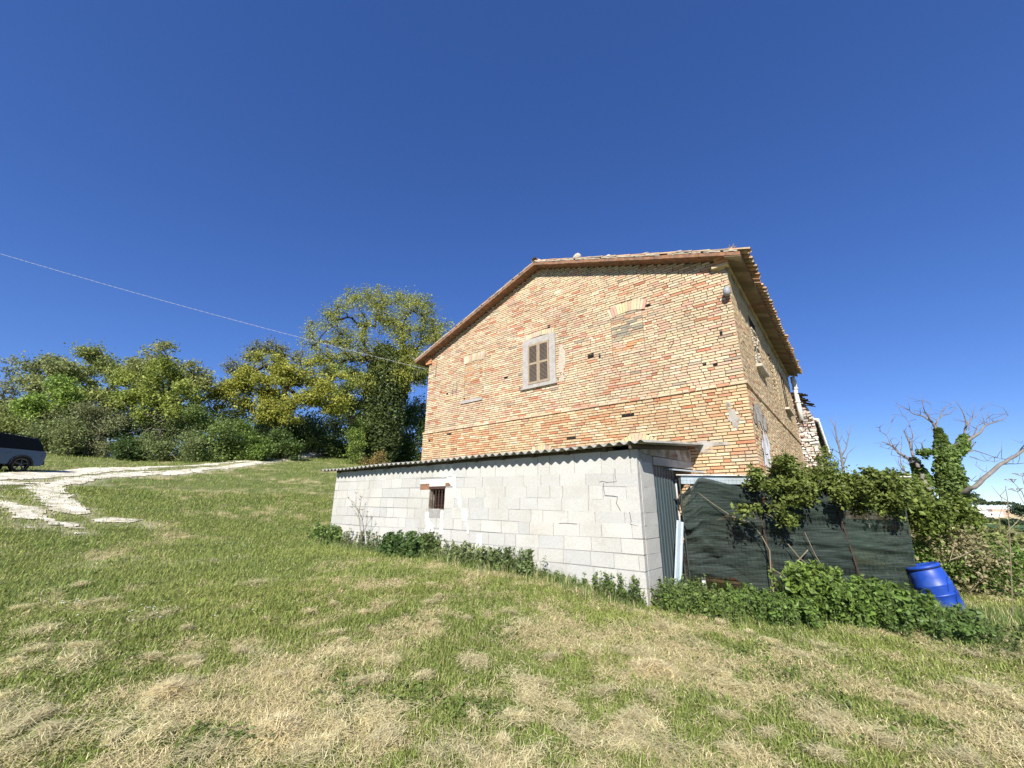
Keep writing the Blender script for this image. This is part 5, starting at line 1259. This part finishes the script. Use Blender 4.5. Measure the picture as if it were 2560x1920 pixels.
# flat scraps of cut hay strewn over the near meadow
def cuttings():
    Ps = []; Ds = []; Ss = []; Cs = []; q = random.Random(9)
    for i in range(150):
        py = 1915-(q.random()**1.1)*470; px = q.uniform(-40, 2600)
        if py < 1560 and px < 700 and q.random() < .75: continue
        g_ = G(px, py); rr = q.choice((.05,.07,.09,.12,.17))*(1+.25*q.random()); n = int(110+rr*2200); an = q.random()*3.14; st = q.uniform(1, 2.4)
        v = RNG.normal(size=(n, 2))*rr*.5; x = g_[0]+v[:,0]*st*math.cos(an)-v[:,1]*math.sin(an); y = g_[1]+v[:,0]*st*math.sin(an)+v[:,1]*math.cos(an)
        z = terr(x, y)+.035+.05*RNG.random(n); t = an+RNG.normal(0, .9, n); el = RNG.normal(0, .22, n); L = (.03+.05*RNG.random(n))
        Ps.append(np.c_[x, y, z]); Ds.append(np.c_[np.cos(t)*np.cos(el), np.sin(t)*np.cos(el), np.sin(el)]*L[:,None]); Ss.append(np.c_[-np.sin(t), np.cos(t), np.zeros(n)]*.0026)
        Cs.append(np.array([.58,.52,.31])*q.uniform(.8,1.1)*(.65+.6*RNG.random((n, 1))))
    P = np.concatenate(Ps); d = np.concatenate(Ds); w_ = np.concatenate(Ss); c = np.concatenate(Cs); n = len(P)
    V = np.stack([P-d, P+w_, P+d, P-w_], 1).reshape(-1, 3); i = np.arange(n)[:,None]*4
    tag(npmesh("hay_cuttings", V, [i+np.array([[0,1,2,3]])], "grass", col=np.repeat(c, 4, 0)), "dry scraps of mown hay strewn over the near meadow", kind="stuff")
cuttings()
# taller uncut grass against the walls and round the barrel
def tall_grass():
    n = 15000; k = RNG.random(n); xs = []; 
    t = TL+(TR-TL)*RNG.random(n); off = np.abs(RNG.normal(0, .22, n))+.03; A = T_[None]*t[:,None]+N_[None]*(YS-off)[:,None]
    s_ = RNG.random(n); o2 = .35+np.abs(RNG.normal(0, .55, n)); B = P1[None]+Fd[None]*(s_*FL*1.35)[:,None]+Fn[None]*o2[:,None]
    side = (RNG.random(n) < .55)[:,None]; P = np.where(side, B, A); P[:,2] = terr(P[:,0], P[:,1])-.01
    H = (.10+.20*RNG.random(n)**2)*(.6+.8*fbm(P[:,0]*2, P[:,1]*2, 19, 2)); th_ = RNG.random(n)*6.28; d = np.c_[np.cos(th_), np.sin(th_), np.zeros(n)]; sd_ = np.c_[-d[:,1], d[:,0], np.zeros(n)]
    W = .0035*(.7+RNG.random((n,1))); ln = (.1+.5*RNG.random(n))[:,None]; H = H[:,None]; upv = np.array([[0,0,1.]])
    mid = P+upv*H*.6+d*H*ln*.35; tip = P+upv*H*(1-.25*ln)+d*H*ln*1.1
    V = np.stack([P-sd_*W, P+sd_*W, mid+sd_*W*.8, mid-sd_*W*.8, tip], 1).reshape(-1, 3); b = np.arange(n)[:,None]*5
    c = np.array([.12,.17,.045])*(.6+.8*RNG.random((n,1))); dry = RNG.random((n,1)) < .2; c = np.where(dry, np.array([.45,.40,.22]), c)
    tag(npmesh("tall_grass", V, [b+np.array([[0,1,2,3]]), b+np.array([[3,2,4]])], "grass", col=np.repeat(c, 5, 0)), "taller uncut grass along the foot of the shed wall and the netting", kind="stuff")
tall_grass()
